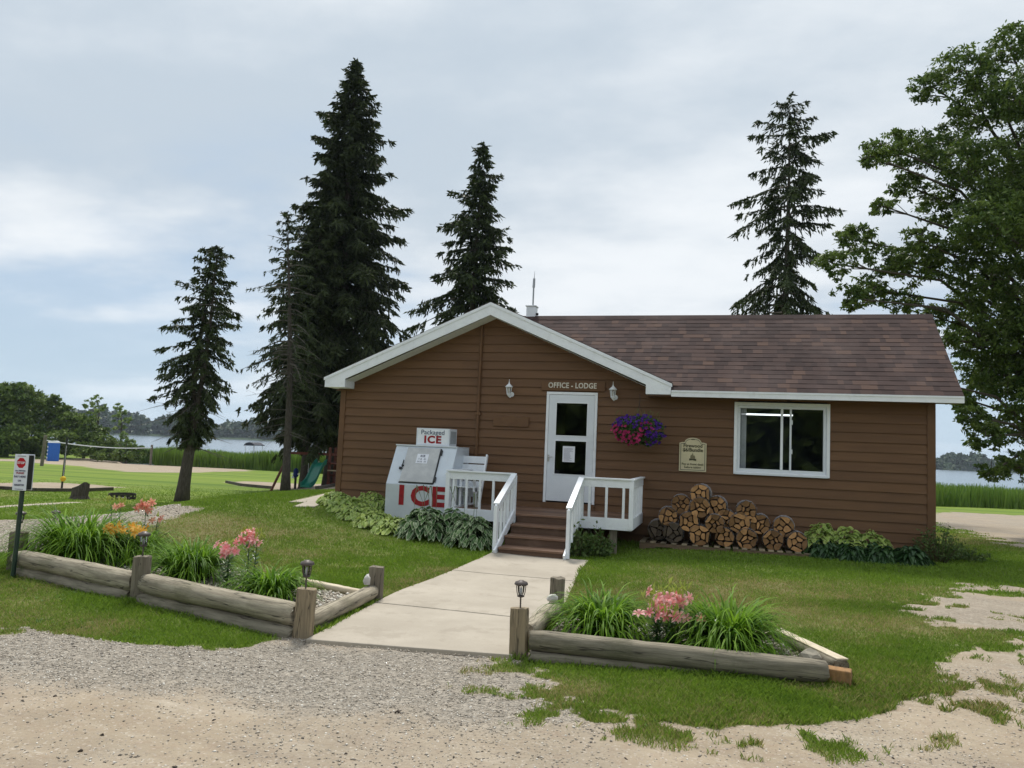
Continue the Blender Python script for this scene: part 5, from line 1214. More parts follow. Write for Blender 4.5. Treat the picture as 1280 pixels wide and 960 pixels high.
# ------------------------------------------------------------ trees
BARKS = mat('spruce_bark', (0.105, 0.088, 0.075), (0.055, 0.045, 0.038), scale=6, rough=0.95, bump=0.8, stretch=(4, 4, 1), dist=0.03)
BARKD = mat('tree_bark', (0.12, 0.10, 0.08), (0.06, 0.05, 0.04), scale=6, rough=0.95, bump=0.8, stretch=(4, 4, 1), dist=0.03)
NEED = leaf_mat('spruce_needles', (0.013, 0.023, 0.008), (0.072, 0.098, 0.030), trans=0.12, rough=0.6)
NEED2 = leaf_mat('spruce_needles_olive', (0.014, 0.023, 0.008), (0.072, 0.092, 0.030), trans=0.12, rough=0.6)
DEADM = mat('dead_twig', (0.13, 0.11, 0.095), (0.08, 0.07, 0.06), bump=0)
def spruce(x, y, top, rad, hb, label, seed, lean=(0, 0), nb=170, trunk_r=0.2, fork=None, mater=None, thin=1.0, side=None, dead=0, droop=1.0, taper=1.0, leaf=1.0, group='spruces around the lodge', sprays=14):
    """top: height; rad: crown radius at its base; hb: height of the lowest green branches"""
    r = np.random.default_rng(seed); z0 = Hs(x, y); t = empty('spruce_tree', (x, y, z0), label, 'tree', group)
    def axis(h, k=0):
        s = h/top; o_ = np.array([lean[0]*s+0.10*math.sin(s*5+seed), lean[1]*s, h])
        if k and fork: o_[0] += fork[0]*min(1, max(0, (h-fork[2]))/2.5)*(1-0.35*max(0, (h-fork[2]-2.5)/(top-fork[2]))); o_[1] += fork[1]*min(1, max(0, (h-fork[2]))/2.5)
        return o_
    mb = MB(); hs = np.linspace(0, top*0.985, 16)
    for k in range(2 if fork else 1):
        pts = []; rs = []
        for h in hs:
            if k and h < fork[2]-0.6: continue
            pts.append(tuple(axis(h, k)+[x, y, z0-0.15*(h == 0)])); rs.append(max(0.012, trunk_r*(0.7 if fork and h > fork[2] else 1)*(1-h/top)**0.85*(1+0.35*math.exp(-h/0.35))))
        mb.tube(pts, rs, 12, True)
    mb.build('trunk', BARKS, t, smooth=True)
    tw = MB(); C = []; U = []; Wd = []; vv = []
    hs_b = hb+(top-hb)*(np.linspace(0, 1, nb)**1.15)
    for i, h in enumerate(hs_b):
        s = (h-hb)/(top-hb); az = i*2.39996+r.normal()*0.25; k = int(fork is not None and (i % 2))
        prof = rad*1.08*((1-s)**taper)*(0.62+0.38*min(1, s/0.12))+0.10
        L = prof*r.uniform(0.62, 1.12)
        if r.random() < 0.10: L *= 1.1
        if r.random() < 0.16/thin: L *= 0.5
        if side is not None: L *= side(az, s)
        L *= min(1.06, 0.60+0.75*float(fbm(np.array(az*1.6+seed), np.array(h*0.9*14/top), 1.0, 2, seed)))
        if L < 0.08: continue
        el0 = 0.30*s-0.05+r.normal()*0.10+0.55*max(0, s-.8)*2; dr = (0.75*(1-s)+0.10)*droop
        h2 = np.array([math.cos(az), math.sin(az), 0]); b0 = axis(h, k); npt = 7; P_ = [b0]; el = el0; hd = np.array([-math.sin(az), math.cos(az), 0]); wob = r.normal()*0.12
        for j in range(npt):
            tt = j/npt; e_ = el-dr*math.sin(tt*2.1)*1.1+0.5*dr*tt**3*1.2
            P_.append(P_[-1]+(h2+hd*wob*tt)*(L/npt)*math.cos(e_)+np.array([0, 0, 1])*(L/npt)*math.sin(e_))
        P_ = np.array(P_); tw.tube([tuple(p+[x, y, z0]) for p in P_[::2]], list(np.linspace(0.012+0.014*L, 0.005, len(P_[::2]))), 4, False)
        ns = max(5, int(sprays*min(1.4, L/1.6)*thin)); sp = np.sort(r.uniform(0.12 if s > .3 else 0.25, 1.0, ns))
        for q_ in sp:
            f = q_*npt; j = min(int(f), npt-1); p = P_[j]+(P_[j+1]-P_[j])*(f-j); d = P_[j+1]-P_[j]; d = d/np.linalg.norm(d)
            for sg in (-1, 1, 0):
                tl = (0.16+0.30*L*(1.02-q_)*0.55)*r.uniform(0.6, 1.15)*leaf
                tl = min(tl, 0.75)
                if sg: dv = d*0.65+hd*sg*r.uniform(0.5, 0.95)+np.array([0, 0, -0.50*droop*r.uniform(0.3, 1.6)])
                else: dv = d*0.25+hd*r.normal()*0.3+np.array([0, 0, -0.85*droop]) if r.random() < 0.75 else d
                dv = dv/np.linalg.norm(dv); m_ = max(3, int(tl/0.075))
                tq = (np.arange(m_)+r.random(m_)*0.6)/m_
                cc_ = p+dv*(tq*tl)[:, None]+np.array([0, 0, -0.10*droop])*(tq**2*tl)[:, None]*2+r.normal(size=(m_, 3))*0.018
                uu = dv*0.085*leaf*r.uniform(0.7, 1.2, (m_, 1))+r.normal(size=(m_, 3))*0.024
                ww = unit(np.cross(uu, r.normal(size=(m_, 3))))*0.026*leaf*r.uniform(0.7, 1.25, (m_, 1))
                C.append(cc_); U.append(uu); Wd.append(ww); vv.append(np.clip(r.normal(0.25+0.35*q_, 0.2)+r.normal(size=m_)*0.14, 0, 1))
    # leader
    m_ = 40; hh = top-0.9*r.random(m_)**1.3; cc_ = np.array([axis(a) for a in hh])+r.normal(size=(m_, 3))*[0.05, 0.05, 0]*(1+2*(top-hh))[:, None]
    C.append(cc_); uu = unit(r.normal(size=(m_, 3))+[0, 0, .9])*0.09; U.append(uu); Wd.append(unit(np.cross(uu, r.normal(size=(m_, 3))))*0.025); vv.append(r.random(m_)*0.7)
    C, U, Wd, vv = map(np.concatenate, (C, U, Wd, vv))
    V, F, a = rhombi(r, C, U, Wd, vv)
    place_np('crown', V, F, {'v': a}, mater or NEED, (0, 0, 0), parent=t)
    if dead:
        for i in range(dead):
            h = r.uniform(max(hb*0.55, 1.9), hb+(top-hb)*0.25); az = r.random()*6.28; L = r.uniform(0.5, 1.1)*rad; b0 = axis(h, int(fork is not None and i % 2)); p = b0+[x, y, z0]; d = np.array([math.cos(az), math.sin(az), r.uniform(-.35, 0.05)])
            pts = [p]; 
            for j in range(4): d = d+[r.normal()*.08, r.normal()*.08, -0.03]; pts.append(pts[-1]+d*L/4)
            tw.tube([tuple(q_) for q_ in pts], [0.02, 0.014, 0.009, 0.006, 0.003], 4, False)
            for j in (1, 2, 3):
                e_ = r.normal(size=3)*[1, 1, .4]; tw.tube([tuple(pts[j]), tuple(pts[j]+unit(e_)*L*.22)], [0.006, 0.002], 4, False)
    tw.build('limbs', DEADM if dead else BARKS, t)
    return t
def base_of(px, py): return G(px, py)
x, y = base_of(230, 627)
spruce(x, y, 8.85, 1.62, 2.1, 'small two stemmed spruce leaning right, alone on the left lawn', 11, lean=(0.75, -0.2), nb=190, trunk_r=0.21, fork=(-0.42, 0.1, 2.0), dead=26, taper=0.46, side=lambda az, s: 0.45+0.55*min(1, s/0.38), droop=1.1, sprays=22)
x, y = base_of(358, 614)
spruce(x, y, 12.3, 2.3, 4.3, 'sparse half bare spruce at the left edge of the big pair', 12, lean=(-0.75, 0), nb=95, trunk_r=0.18, dead=34, thin=0.6, taper=0.6, sprays=9)
x3, y3 = at_depth(412, 600, 39)[:2]
spruce(x3, y3, 22.3, 5.0, 3.0, 'tallest dense dark spruce left of the lodge', 13, lean=(0.0, 0.3), nb=380, trunk_r=0.34, taper=0.74, leaf=1.65, sprays=20, mater=NEED2, droop=0.95)
x4, y4 = at_depth(378, 600, 37.5)[:2]
spruce(x4, y4, 14.0, 2.7, 3.2, 'dense spruce fused with the left flank of the tallest one', 14, lean=(0.2, 0), nb=260, trunk_r=0.22, taper=0.6, leaf=1.6, sprays=17, mater=NEED2)
x5, y5 = at_depth(583, 590, 36)[:2]
spruce(x5, y5, 16.5, 3.9, 2.5, 'open spruce rising straight behind the gable peak', 15, nb=215, trunk_r=0.24, taper=0.74, leaf=1.5, sprays=19, droop=1.0)
x6, y6 = at_depth(982, 600, 34)[:2]
spruce(x6, y6, 18.5, 3.7, 5.0, 'thin gappy spruce rising behind the shingled roof on the right', 16, nb=135, trunk_r=0.24, taper=0.50, leaf=1.45, sprays=18, thin=0.8, droop=1.3, lean=(-0.15, 0), side=lambda az, s: (1.0 if math.cos(az) < 0 else 0.82)*(0.72 if .45 < s < .6 else 1)*(1.0+0.25*(s > .6)), dead=12)
# ---- broad-leaved trees built from limbs and leaf clusters
LEAFA = leaf_mat('ash_leaf', (0.040, 0.080, 0.014), (0.165, 0.230, 0.050), trans=0.3, rough=0.5)
LEAFB = leaf_mat('bush_leaf', (0.055, 0.10, 0.020), (0.195, 0.27, 0.058), trans=0.25, rough=0.55)
LEAFC = leaf_mat('young_leaf', (0.11, 0.18, 0.04), (0.28, 0.37, 0.10), trans=0.3, rough=0.55)
def leafy(name, base, top_z, clumps, label, seed, material, leaf=0.10, per=420, trunk_r=0.2, group=None, bark=None, limbs=True, cat='tree', spread=0.75, fork_h=0.3):
    """clumps: (x, y, z, radius) in world space, each joined to the trunk by a curved limb"""
    r = np.random.default_rng(seed); bx_, by_, bz_ = base; t = empty(name, base, label, cat, group)
    mb = MB(); tz = bz_+(top_z-bz_)*0.72; tp_ = np.array([bx_+r.normal()*0.15, by_+r.normal()*0.15, tz]); b = np.array([bx_, by_, bz_-0.2])
    trunk = lambda s: b+(tp_-b)*s+np.array([math.sin(s*4+seed)*0.10*trunk_r*5, 0, 0])*s
    mb.tube([tuple(trunk(s)) for s in np.linspace(0, 1, 8)], [trunk_r*(1-0.8*s)*(1+0.3*math.exp(-s*14)) for s in np.linspace(0, 1, 8)], 12)
    mb.build('trunk', bark or BARKD, t, smooth=True)
    lm = MB(); C = []; D = []; vv = []
    for cx, cy_, cz, R in clumps:
        c = np.array([cx, cy_, cz]); s = np.clip((cz-bz_)/(tz-bz_)*0.75-0.05, fork_h, 0.97); a = trunk(s); mid = a*0.45+c*0.55+[0, 0, 0.12*np.linalg.norm(c-a)]+r.normal(size=3)*0.12*R
        if limbs:
            lm.tube([tuple(a), tuple(a*0.75+mid*0.25+[0, 0, .03]), tuple(mid), tuple(c)], [trunk_r*0.26, trunk_r*0.19, trunk_r*0.12, 0.010+0.015*R], 6, False)
            for k in range(6):
                e_ = c+unit(r.normal(size=3)*[1, 1, .7])*R*0.85; st_ = mid*0.3+c*0.7 if k % 2 else c
                lm.tube([tuple(st_), tuple((st_+e_)/2+r.normal(size=3)*.05*R), tuple(e_)], [0.016*R+.008, 0.010, 0.004], 4, False)
        n = int(per*R**1.6); ns = max(7, int(n/26)); sc_ = c+rdir(r, ns)*(R*r.uniform(0.25, 1.0, ns)**0.55)[:, None]*[1, 1, spread]
        tone = r.normal(0.42, 0.22, ns)
        for q_, tn in zip(sc_, tone):
            m_ = 26; cc_ = q_+r.normal(size=(m_, 3))*[0.17, 0.17, 0.10]*(R*0.55+leaf*1.2)*0.8; C.append(cc_); vv.append(np.clip(tn+r.normal(size=m_)*0.16, 0, 1))
            D.append(unit(unit(cc_-q_+1e-6)*0.7+r.normal(size=(m_, 3))*0.6+[0, 0, -0.35]))
    C, D, vv = np.concatenate(C), np.concatenate(D), np.concatenate(vv)
    sc2 = leaf*r.uniform(0.65, 1.25, (len(C), 1)); Wv = unit(np.cross(D, r.normal(size=D.shape)))
    V, F, a = rhombi(r, C, D*sc2*0.5, Wv*sc2*0.21, vv)
    place_np('crown', V, F, {'v': a}, material, (0, 0, 0), parent=None).parent = None
    cr = bpy.data.objects[-1] if False else None
    return t, lm
def leafy_tree(*a, **k):
    t, lm = leafy(*a, **k)
    crown = [o for o in bpy.data.objects if o.parent is None and o.name.startswith('crown')][0]
    crown.parent = t; crown.matrix_parent_inverse = Matrix.Translation(-Vector(t.location))
    if lm.v: lm.build('limbs', k.get('bark') or BARKD, t)
    return t
# the big tree beside the right end of the lodge
r = np.random.default_rng(77); cl = []
for px, py, pr, dd in [(1262, 60, 34, 20), (1205, 88, 36, 20.5), (1165, 108, 26, 20), (1225, 135, 38, 21), (1270, 120, 45, 19), (1105, 182, 24, 19.5), (1140, 190, 32, 20.5), (1180, 180, 30, 21), (1090, 195, 16, 19.3), (1210, 205, 45, 20), (1265, 205, 50, 21.5),
        (1135, 232, 24, 20), (1105, 258, 16, 19.6), (1175, 262, 28, 20.5), (1240, 280, 40, 19), (1280, 300, 60, 20), (1070, 300, 26, 19.8), (1045, 330, 24, 19.4), (1110, 325, 28, 20.4), (1090, 362, 26, 20), (1150, 330, 32, 21), (1060, 372, 20, 19.2), (1190, 318, 30, 20), (1225, 350, 36, 20.4), (1150, 300, 22, 19.4), (1205, 392, 28, 21),
        (1128, 375, 22, 20.8), (1250, 400, 40, 20), (1228, 455, 34, 20.6), (1262, 470, 42, 19.4), (1205, 498, 22, 19.2), (1180, 480, 12, 19.2), (1232, 545, 24, 19), (1262, 530, 34, 20), (1270, 585, 26, 19.2), (1240, 590, 17, 18.8), (1180, 420, 20, 20), (1165, 395, 18, 20.6), (1212, 430, 24, 19.6), (1215, 520, 20, 19.4), (1290, 420, 60, 19), (1330, 250, 80, 20), (1340, 380, 80, 20), (1330, 500, 60, 20), (1320, 130, 60, 20.5), (1350, 90, 50, 20), (1400, 200, 90, 20), (1420, 330, 90, 21), (1400, 450, 80, 20), (1310, 40, 30, 20)]:
    p = at_depth(px, py, dd+r.normal()*0.5); cl.append((p[0], p[1], p[2], pr/FPX*dd*1.06))
for k in range(16):
    p = at_depth(r.uniform(1230, 1420), r.uniform(120, 480), r.uniform(17.5, 24)); cl.append((p[0], p[1], p[2], r.uniform(0.7, 1.2)))
bb = at_depth(1322, 640, 20.3); zt = at_depth(1310, 60, 20)[2]
leafy_tree('ash_tree', (bb[0], bb[1], Hs(bb[0], bb[1])), zt, cl, 'big leafy broad leaved tree whose branches overhang the right end of the lodge', 31, LEAFA, leaf=0.125, per=3000, trunk_r=0.30, fork_h=0.22)
# trees and bushes on the left shore
def clumps_from(pxs, seed, dj=2.0):
    r = np.random.default_rng(seed); out = []
    for px, py, pr, dd in pxs: p = at_depth(px, py, dd+r.normal()*dj); out.append((p[0], p[1], p[2], pr/FPX*dd*1.05))
    return out
SHT = [('large dark rounded tree at the far left shore', [(-60, 505, 26, 98), (-30, 500, 26, 97), (-5, 500, 24, 95), (10, 490, 18, 96), (30, 492, 18, 96), (-10, 530, 26, 94), (25, 520, 22, 94), (45, 505, 16, 97), (10, 548, 22, 92), (-30, 550, 26, 92), (38, 545, 18, 93), (-70, 545, 28, 93), (25, 560, 14, 92), (0, 562, 14, 92), (-25, 562, 14, 92), (45, 562, 11, 94), (-50, 562, 14, 92)], 'dense_tree', LEAFB, (5, 568, 95), 0.5),
    ('dark bushy tree right of the large one, behind the blue toilet', [(62, 510, 16, 98), (75, 512, 13, 99), (60, 535, 18, 96), (82, 525, 13, 98), (72, 550, 18, 95), (55, 558, 13, 94), (90, 540, 14, 97), (68, 500, 8, 98), (62, 562, 9, 93), (80, 562, 10, 93)], 'dense_tree', LEAFB, (68, 568, 97), 0.45),
    ('low olive bushy tree in the middle of the left shore', [(96, 522, 11, 100), (108, 530, 12, 99), (100, 545, 14, 97), (115, 548, 13, 97), (92, 560, 10, 95), (112, 560, 11, 95), (125, 540, 10, 99), (100, 564, 9, 94), (118, 565, 9, 94), (88, 564, 8, 94)], 'dense_tree', LEAFB, (105, 568, 98), 0.42),
    ('slim young tree with open crown, left one of two on the shore', [(112, 502, 7, 101), (120, 498, 6, 101), (116, 512, 8, 101), (128, 508, 6, 101), (118, 524, 7, 100), (106, 508, 4, 101)], 'young_tree', LEAFC, (117, 566, 101), 0.36),
    ('slim pale young tree, right one of two on the shore', [(146, 508, 6, 101), (153, 514, 6, 101), (147, 522, 7, 101), (157, 524, 6, 101), (150, 536, 9, 100), (143, 548, 9, 99), (158, 545, 8, 99), (150, 558, 9, 98), (140, 556, 9, 98), (162, 554, 7, 98)], 'young_tree', LEAFC, (150, 567, 101), 0.36),
    ('rounded green bush at the right end of the left trees', [(135, 552, 10, 94), (128, 562, 9, 92), (140, 566, 9, 91), (150, 569, 9, 90), (125, 570, 7, 91), (172, 570, 8, 89), (162, 571, 8, 89), (165, 560, 8, 92), (175, 563, 8, 91), (155, 566, 8, 91), (183, 566, 6, 90), (142, 568, 7, 91)], 'shore_bush', LEAFB, (158, 573, 92), 0.36)]
for i, (lab, pxs, nm, mt_, bpx, lf) in enumerate(SHT):
    c = clumps_from(pxs, 60+i, 1.2); bb = at_depth(*bpx); zt = max(q_[2]+q_[3] for q_ in c)
    leafy_tree(nm, (bb[0], bb[1], Hs(bb[0], bb[1])), zt, c, lab, 60+i, mt_, leaf=lf, per=(620 if mt_ is not LEAFC else 190) if nm != 'shore_bush' else 800, trunk_r=0.18, group='trees on the left shore', cat='bush' if nm == 'shore_bush' else 'tree')
# ------------------------------------------------------------ far shore
rf = np.random.default_rng(90)
def far_wood(a0, a1, n, hfun, rad, material):
    """mass of distant crowns along an arc (angles from the view axis, degrees)"""
    C = []; S = []; vv = []
    for k in range(n):
        a = R_(rf.uniform(a0, a1)); R = rad+rf.uniform(0, 120); h = hfun(math.degrees(a))*rf.uniform(0.6, 1.15); cx = R*math.sin(a-YAW); cy_ = R*math.cos(a-YAW); z0 = Hs(cx, cy_)
        m_ = 42; d = rdir(rf, m_); d[:, 2] = np.abs(d[:, 2])*1.0; w_ = rf.uniform(3.0, 6.5)
        c = np.array([cx, cy_, z0])+d*np.array([w_, w_, h])*(0.8+0.2*rf.random((m_, 1))); C.append(c); S.append(np.full(m_, rf.uniform(1.6, 2.8))); vv.append(np.clip(rf.uniform(0.1, 0.8)+rf.normal(size=m_)*0.12, 0, 1))
    C = np.concatenate(C); S = np.concatenate(S)[:, None]; vv = np.concatenate(vv)
    U = unit(rf.normal(size=C.shape)*[1, 1, .8])*S; Wv = unit(np.cross(U, rf.normal(size=C.shape)))*S*0.75
    V, F, a = rhombi(rf, C, U, Wv, vv); return place_np('far_wood', V, F, {'v': a}, material, (0, 0, 0))
FARL = leaf_mat('far_leaf', (0.022, 0.045, 0.016), (0.060, 0.100, 0.035), trans=0.1)
tag(far_wood(-42, -8, 1150, lambda a: 15+3.5*math.sin(a*1.3)+2*math.sin(a*3.1)+(4 if a < -25 else 0), 850, FARL), kind='stuff')
tag(far_wood(-8, 42, 1100, lambda a: 10.5+2.5*math.sin(a*1.7)+1.5*math.sin(a*4.1), 850, FARL), kind='stuff')
# unseen woods added behind the camera, giving the lodge windows dark reflections
rb_ = np.random.default_rng(91); C = []; S = []; vv = []
for k in range(520):
    cx = rb_.uniform(-70, 75); cy_ = -32-rb_.random()*14-0.004*cx*cx*0; h = rb_.uniform(5, 8.5); w_ = rb_.uniform(2, 3.5); m_ = 90; d = rdir(rb_, m_); d[:, 2] = np.abs(d[:, 2])
    C.append(np.array([cx, cy_, Hs(cx, cy_)])+d*np.array([w_, w_, h])*(0.55+0.45*rb_.random((m_, 1)))); vv.append(np.clip(rb_.uniform(0.1, 0.8)+rb_.normal(size=m_)*0.12, 0, 1))
C = np.concatenate(C); vv = np.concatenate(vv); U = unit(rb_.normal(size=C.shape))*0.9; V, F, a = rhombi(rb_, C, U, unit(np.cross(U, rb_.normal(size=C.shape)))*0.65, vv)
tag(place_np('unseen_wood', V, F, {'v': a}, LEAFB, (0, 0, 0)), kind='stuff')
for i, (px, py) in enumerate([(203, 543.3), (209, 543.6), (229, 544.2)]):
    p = at_depth(px, py, 812); z0 = Hs(p[0], p[1]); w_ = (5, 5, 11)[i]
    hs_ = empty('lake_house', (p[0], p[1], z0), ['tiny white house on the far shore, leftmost of three', 'tiny white house on the far shore, middle of three', 'long pale boathouse on the far shore beside the leaning spruce'][i], 'house', 'houses on the far shore')
    MB().box(p[0]-w_, p[0]+w_, p[1]-4, p[1]+4, z0-1, p[2]-0.5).build('wall', WHITE, hs_)
    MB().prism([(-w_-.5, 0), (w_+.5, 0), (w_-1, 2.0), (-w_+1, 2.0)], lambda u, v, t: (p[0]+u, p[1]-4.5+t*9, p[2]-0.5+v), 0).build('roof', WHITE2 if i == 2 else mat('grey_roof', (0.3, 0.3, 0.31), bump=0), hs_)
# ------------------------------------------------------------ reeds
def reeds(n, lf, df, hh, seed):
    r = np.random.default_rng(seed); l = r.uniform(*lf, n); d = df(l, r.random(n)**1.3); x = l*CY-d*SY; y = l*SY+d*CY
    k = 2; x = x+r.normal(size=n)*0.06; h = hh*r.uniform(0.70, 1.08, n)*(0.6+0.65*fbm(x, y, 0.25, 3, 3)); z = np.maximum(H(x, y), -2.35)
    a = r.random(n)*3.14; w_ = r.uniform(0.03, 0.06, n); dx, dy = np.cos(a)*w_, np.sin(a)*w_; lx, ly = r.normal(size=n)*0.16, r.normal(size=n)*0.16
    V = np.stack([np.stack([x-dx, y-dy, z], 1), np.stack([x+dx, y+dy, z], 1), np.stack([x+lx+dx*.2, y+ly+dy*.2, z+h], 1), np.stack([x+lx-dx*.2, y+ly-dy*.2, z+h*0.97], 1)], 1).reshape(-1, 3)
    v = np.clip(0.15+0.6*fbm(x, y, 0.12, 3, 9)+r.normal(size=n)*0.18, 0, 1)
    return V, np.arange(n*4).reshape(-1, 4), np.repeat(v, 4)
RD = leaf_mat('reed_leaf', (0.070, 0.150, 0.018), (0.23, 0.34, 0.055), trans=0.3)
a = reeds(54000, (-50, 12), lambda l, u: 83+13*sm(-39, -43, l)+4*np.sin(l*0.13)-2.0*np.clip((l+20)/30, 0, 1)*4+u*9, 2.1, 5)
tag(place_np('reeds', a[0], a[1], {'v': a[2]}, RD, (0, 0, 0)), kind='stuff')
a = reeds(46000, (12, 75), lambda l, u: 56+2.0*np.sin(l*0.2)+u*20, 1.75, 6)
tag(place_np('reeds', a[0], a[1], {'v': a[2]}, RD, (0, 0, 0)), kind='stuff')
# ------------------------------------------------------------ things on the left field
p1 = G(52, 582.5); p2 = G(188, 581.5)
net_h = 2.45
POLE = mat('field_post', (0.20, 0.17, 0.14), (0.13, 0.11, 0.09), bump=0.3, scale=5)
for p, lab, hh, dx in ((p1, 'volleyball post in front of the blue toilet', 2.55, 0.12), (p2, 'volleyball post at the right end of the sand court', 2.25, 0.0)):
    z0 = Hs(*p); tag(MB().tube([(p[0], p[1], z0-.2), (p[0]+dx, p[1], z0+hh)], [0.14, 0.125], 10).build('volleyball_post', POLE), lab, 'post', 'volleyball posts')
mb = MB(); n = 24; A0 = np.array([p1[0]+.1, p1[1], Hs(*p1)+2.15]); A1 = np.array([p2[0], p2[1], Hs(*p2)+1.95]); pts = []
for i in range(n+1):
    t = i/n; q_ = A0+(A1-A0)*t; q_[2] -= 0.48*4*t*(1-t)*0.6; pts.append(q_)
for i in range(n): mb.beam(tuple(pts[i]), tuple(pts[i+1]), 0.05, 0.085)
tag(mb.build('net_tape', WHITE), 'white sagging net tape strung between the two volleyball posts', 'net')
p = G(77, 611); z0 = Hs(*p); hh = 64/FPX*(-p[0]*SY+p[1]*CY)
tb = empty('tetherball_pole', (p[0], p[1], z0), 'thin dark tetherball pole with a yellow ball on the small sand circle', 'tetherball')
MB().tube([(p[0], p[1], z0-.1), (p[0]+0.06, p[1], z0+hh)], 0.04, 8).build('pole', mat('dark_pole', (0.04, 0.045, 0.04), bump=0), tb)
MB().lathe([(0.11*math.sin(a), -0.11*math.cos(a)) for a in np.linspace(0.15, 3.0, 9)], (p[0]+0.13, p[1]-0.1, z0+0.42), 14).build('ball', mat('yellow_ball', (0.75, 0.50, 0.03), bump=0), tb, smooth=True)
MB().tube([(p[0]+0.06, p[1], z0+hh), (p[0]+0.13, p[1]-.1, z0+0.5)], 0.008, 4).build('rope', WHITE, tb)
# portable toilet
p = at_depth(66, 571.5, 86)[:2]; z0 = Hs(*p); BL = mat('blue_plastic', (0.012, 0.13, 0.50), (0.010, 0.11, 0.44), rough=0.4, bump=0.02, spec=0.5)
pt_ = empty('portable_toilet', (p[0], p[1], z0), 'blue portable toilet with a white roof beyond the volleyball post', 'toilet')
Mt = Matrix.Translation((p[0], p[1], z0)) @ Matrix.Rotation(R_(52), 4, 'Z')
k_ = (-p[0]*SY+p[1]*CY)/FPX
wd_ = 13*k_/1.05; hh = 25*k_
MB().box(-wd_/2, wd_/2, -wd_/2, wd_/2, 0, hh*0.9, Mt).build('cabin', BL, pt_, bevel=0.03)
mb = MB()
for i in range(5): mb.box(-wd_/2-.02, wd_/2-0.1, -wd_/2-0.02, -wd_/2+.02, hh*(.12+.16*i), hh*(.15+.16*i), Mt)
mb.build('rib', BL, pt_)
mb = MB()
for i in range(4): mb.box(-wd_/2-0.03, -wd_/2-.001, -wd_/2+0.15, wd_/2-.15, hh*(.12+.18*i), hh*(.19+.18*i), Mt)
mb.build('door_slats', WHITE, pt_)
mb = MB(); q1 = [(-wd_/2*1.05, -wd_/2*1.05), (wd_/2*1.05, -wd_/2*1.05), (wd_/2*1.05, wd_/2*1.05), (-wd_/2*1.05, wd_/2*1.05)]
vs = [tuple(Mt @ Vector((a, b, hh*.9))) for a, b in q1]+[tuple(Mt @ Vector((a*.75, b*.75, hh*1.0))) for a, b in q1]
mb.add(vs, [(0, 1, 2, 3), (4, 5, 6, 7), (0, 1, 5, 4), (1, 2, 6, 5), (2, 3, 7, 6), (3, 0, 4, 7)]); mb.build('roof', WHITE, pt_, bevel=0.03)
# stump, fire rings
p = G(99, 624); z0 = Hs(*p); k_ = (-p[0]*SY+p[1]*CY)/FPX; r = np.random.default_rng(8); mb = MB(); n = 18; vs = []
for i, (zz_, rr) in enumerate(((-.1, 1.25), (0.0, 1.15), (0.12, 1.0), (0.30, 0.93), (0.42, 0.90))):
    for j in range(n): a = 2*math.pi*j/n; q_ = 10*k_*rr*(1+0.09*math.sin(a*3)+0.05*r.normal()); vs.append((p[0]+q_*math.cos(a), p[1]+q_*math.sin(a), z0+zz_*k_*38+(0.09*math.cos(a)+0.03*r.normal() if i == 4 else 0)))
mb.add(vs, [(i*n+j, i*n+(j+1) % n, (i+1)*n+(j+1) % n, (i+1)*n+j) for i in range(4) for j in range(n)]+[tuple(4*n+j for j in range(n))])
tag(mb.build('tree_stump', BARKS), 'old dark tree stump on the left lawn', 'stump')
def fire_ring(px, py, w_, h_, label):
    p = G(px, py); z0 = Hs(*p); k_ = (-p[0]*SY+p[1]*CY)/FPX; R = w_*k_/2; hh = h_*k_*0.8; t = empty('fire_ring', (p[0], p[1], z0), label, 'fire ring', 'iron fire rings on the grass'); RUST = mat('dark_iron', (0.025, 0.023, 0.022), (0.05, 0.04, 0.035), bump=0.2, rough=0.8)
    mb = MB(); n = 28
    for z_a, z_b in ((0, hh*0.35), (hh*0.72, hh)):
        vs = [(p[0]+(R-dr)*math.cos(2*math.pi*j/n), p[1]+(R-dr)*math.sin(2*math.pi*j/n), z0+z_) for dr in (0, 0.02) for z_ in (z_a, z_b) for j in range(n)]
        mb.add(vs, [f for j in range(n) for f in ((j, (j+1) % n, n+(j+1) % n, n+j), (2*n+j, 3*n+j, 3*n+(j+1) % n, 2*n+(j+1) % n), (n+j, n+(j+1) % n, 3*n+(j+1) % n, 3*n+j))])
    mb.build('hoop', RUST, t); mb = MB()
    for j in range(14): a = 2*math.pi*j/14; mb.box(-0.03, 0.03, -0.008, 0.008, hh*.3, hh*.75, Matrix.Translation((p[0]+R*math.cos(a), p[1]+R*math.sin(a), z0)) @ Matrix.Rotation(a+1.57, 4, 'Z'))
    mb.build('slat', RUST, t); MB().lathe([(R*0.9, 0.02), (R*0.4, 0.06)], (p[0], p[1], z0), 16).build('ash_bed', mat('ash', (0.12, 0.115, 0.11), bump=0.3), t)
fire_ring(152.5, 624, 31, 9, 'low dark fire ring between the stump and the leaning spruce')
fire_ring(1262, 635, 30, 8, 'dark fire ring at the right edge near the reeds')
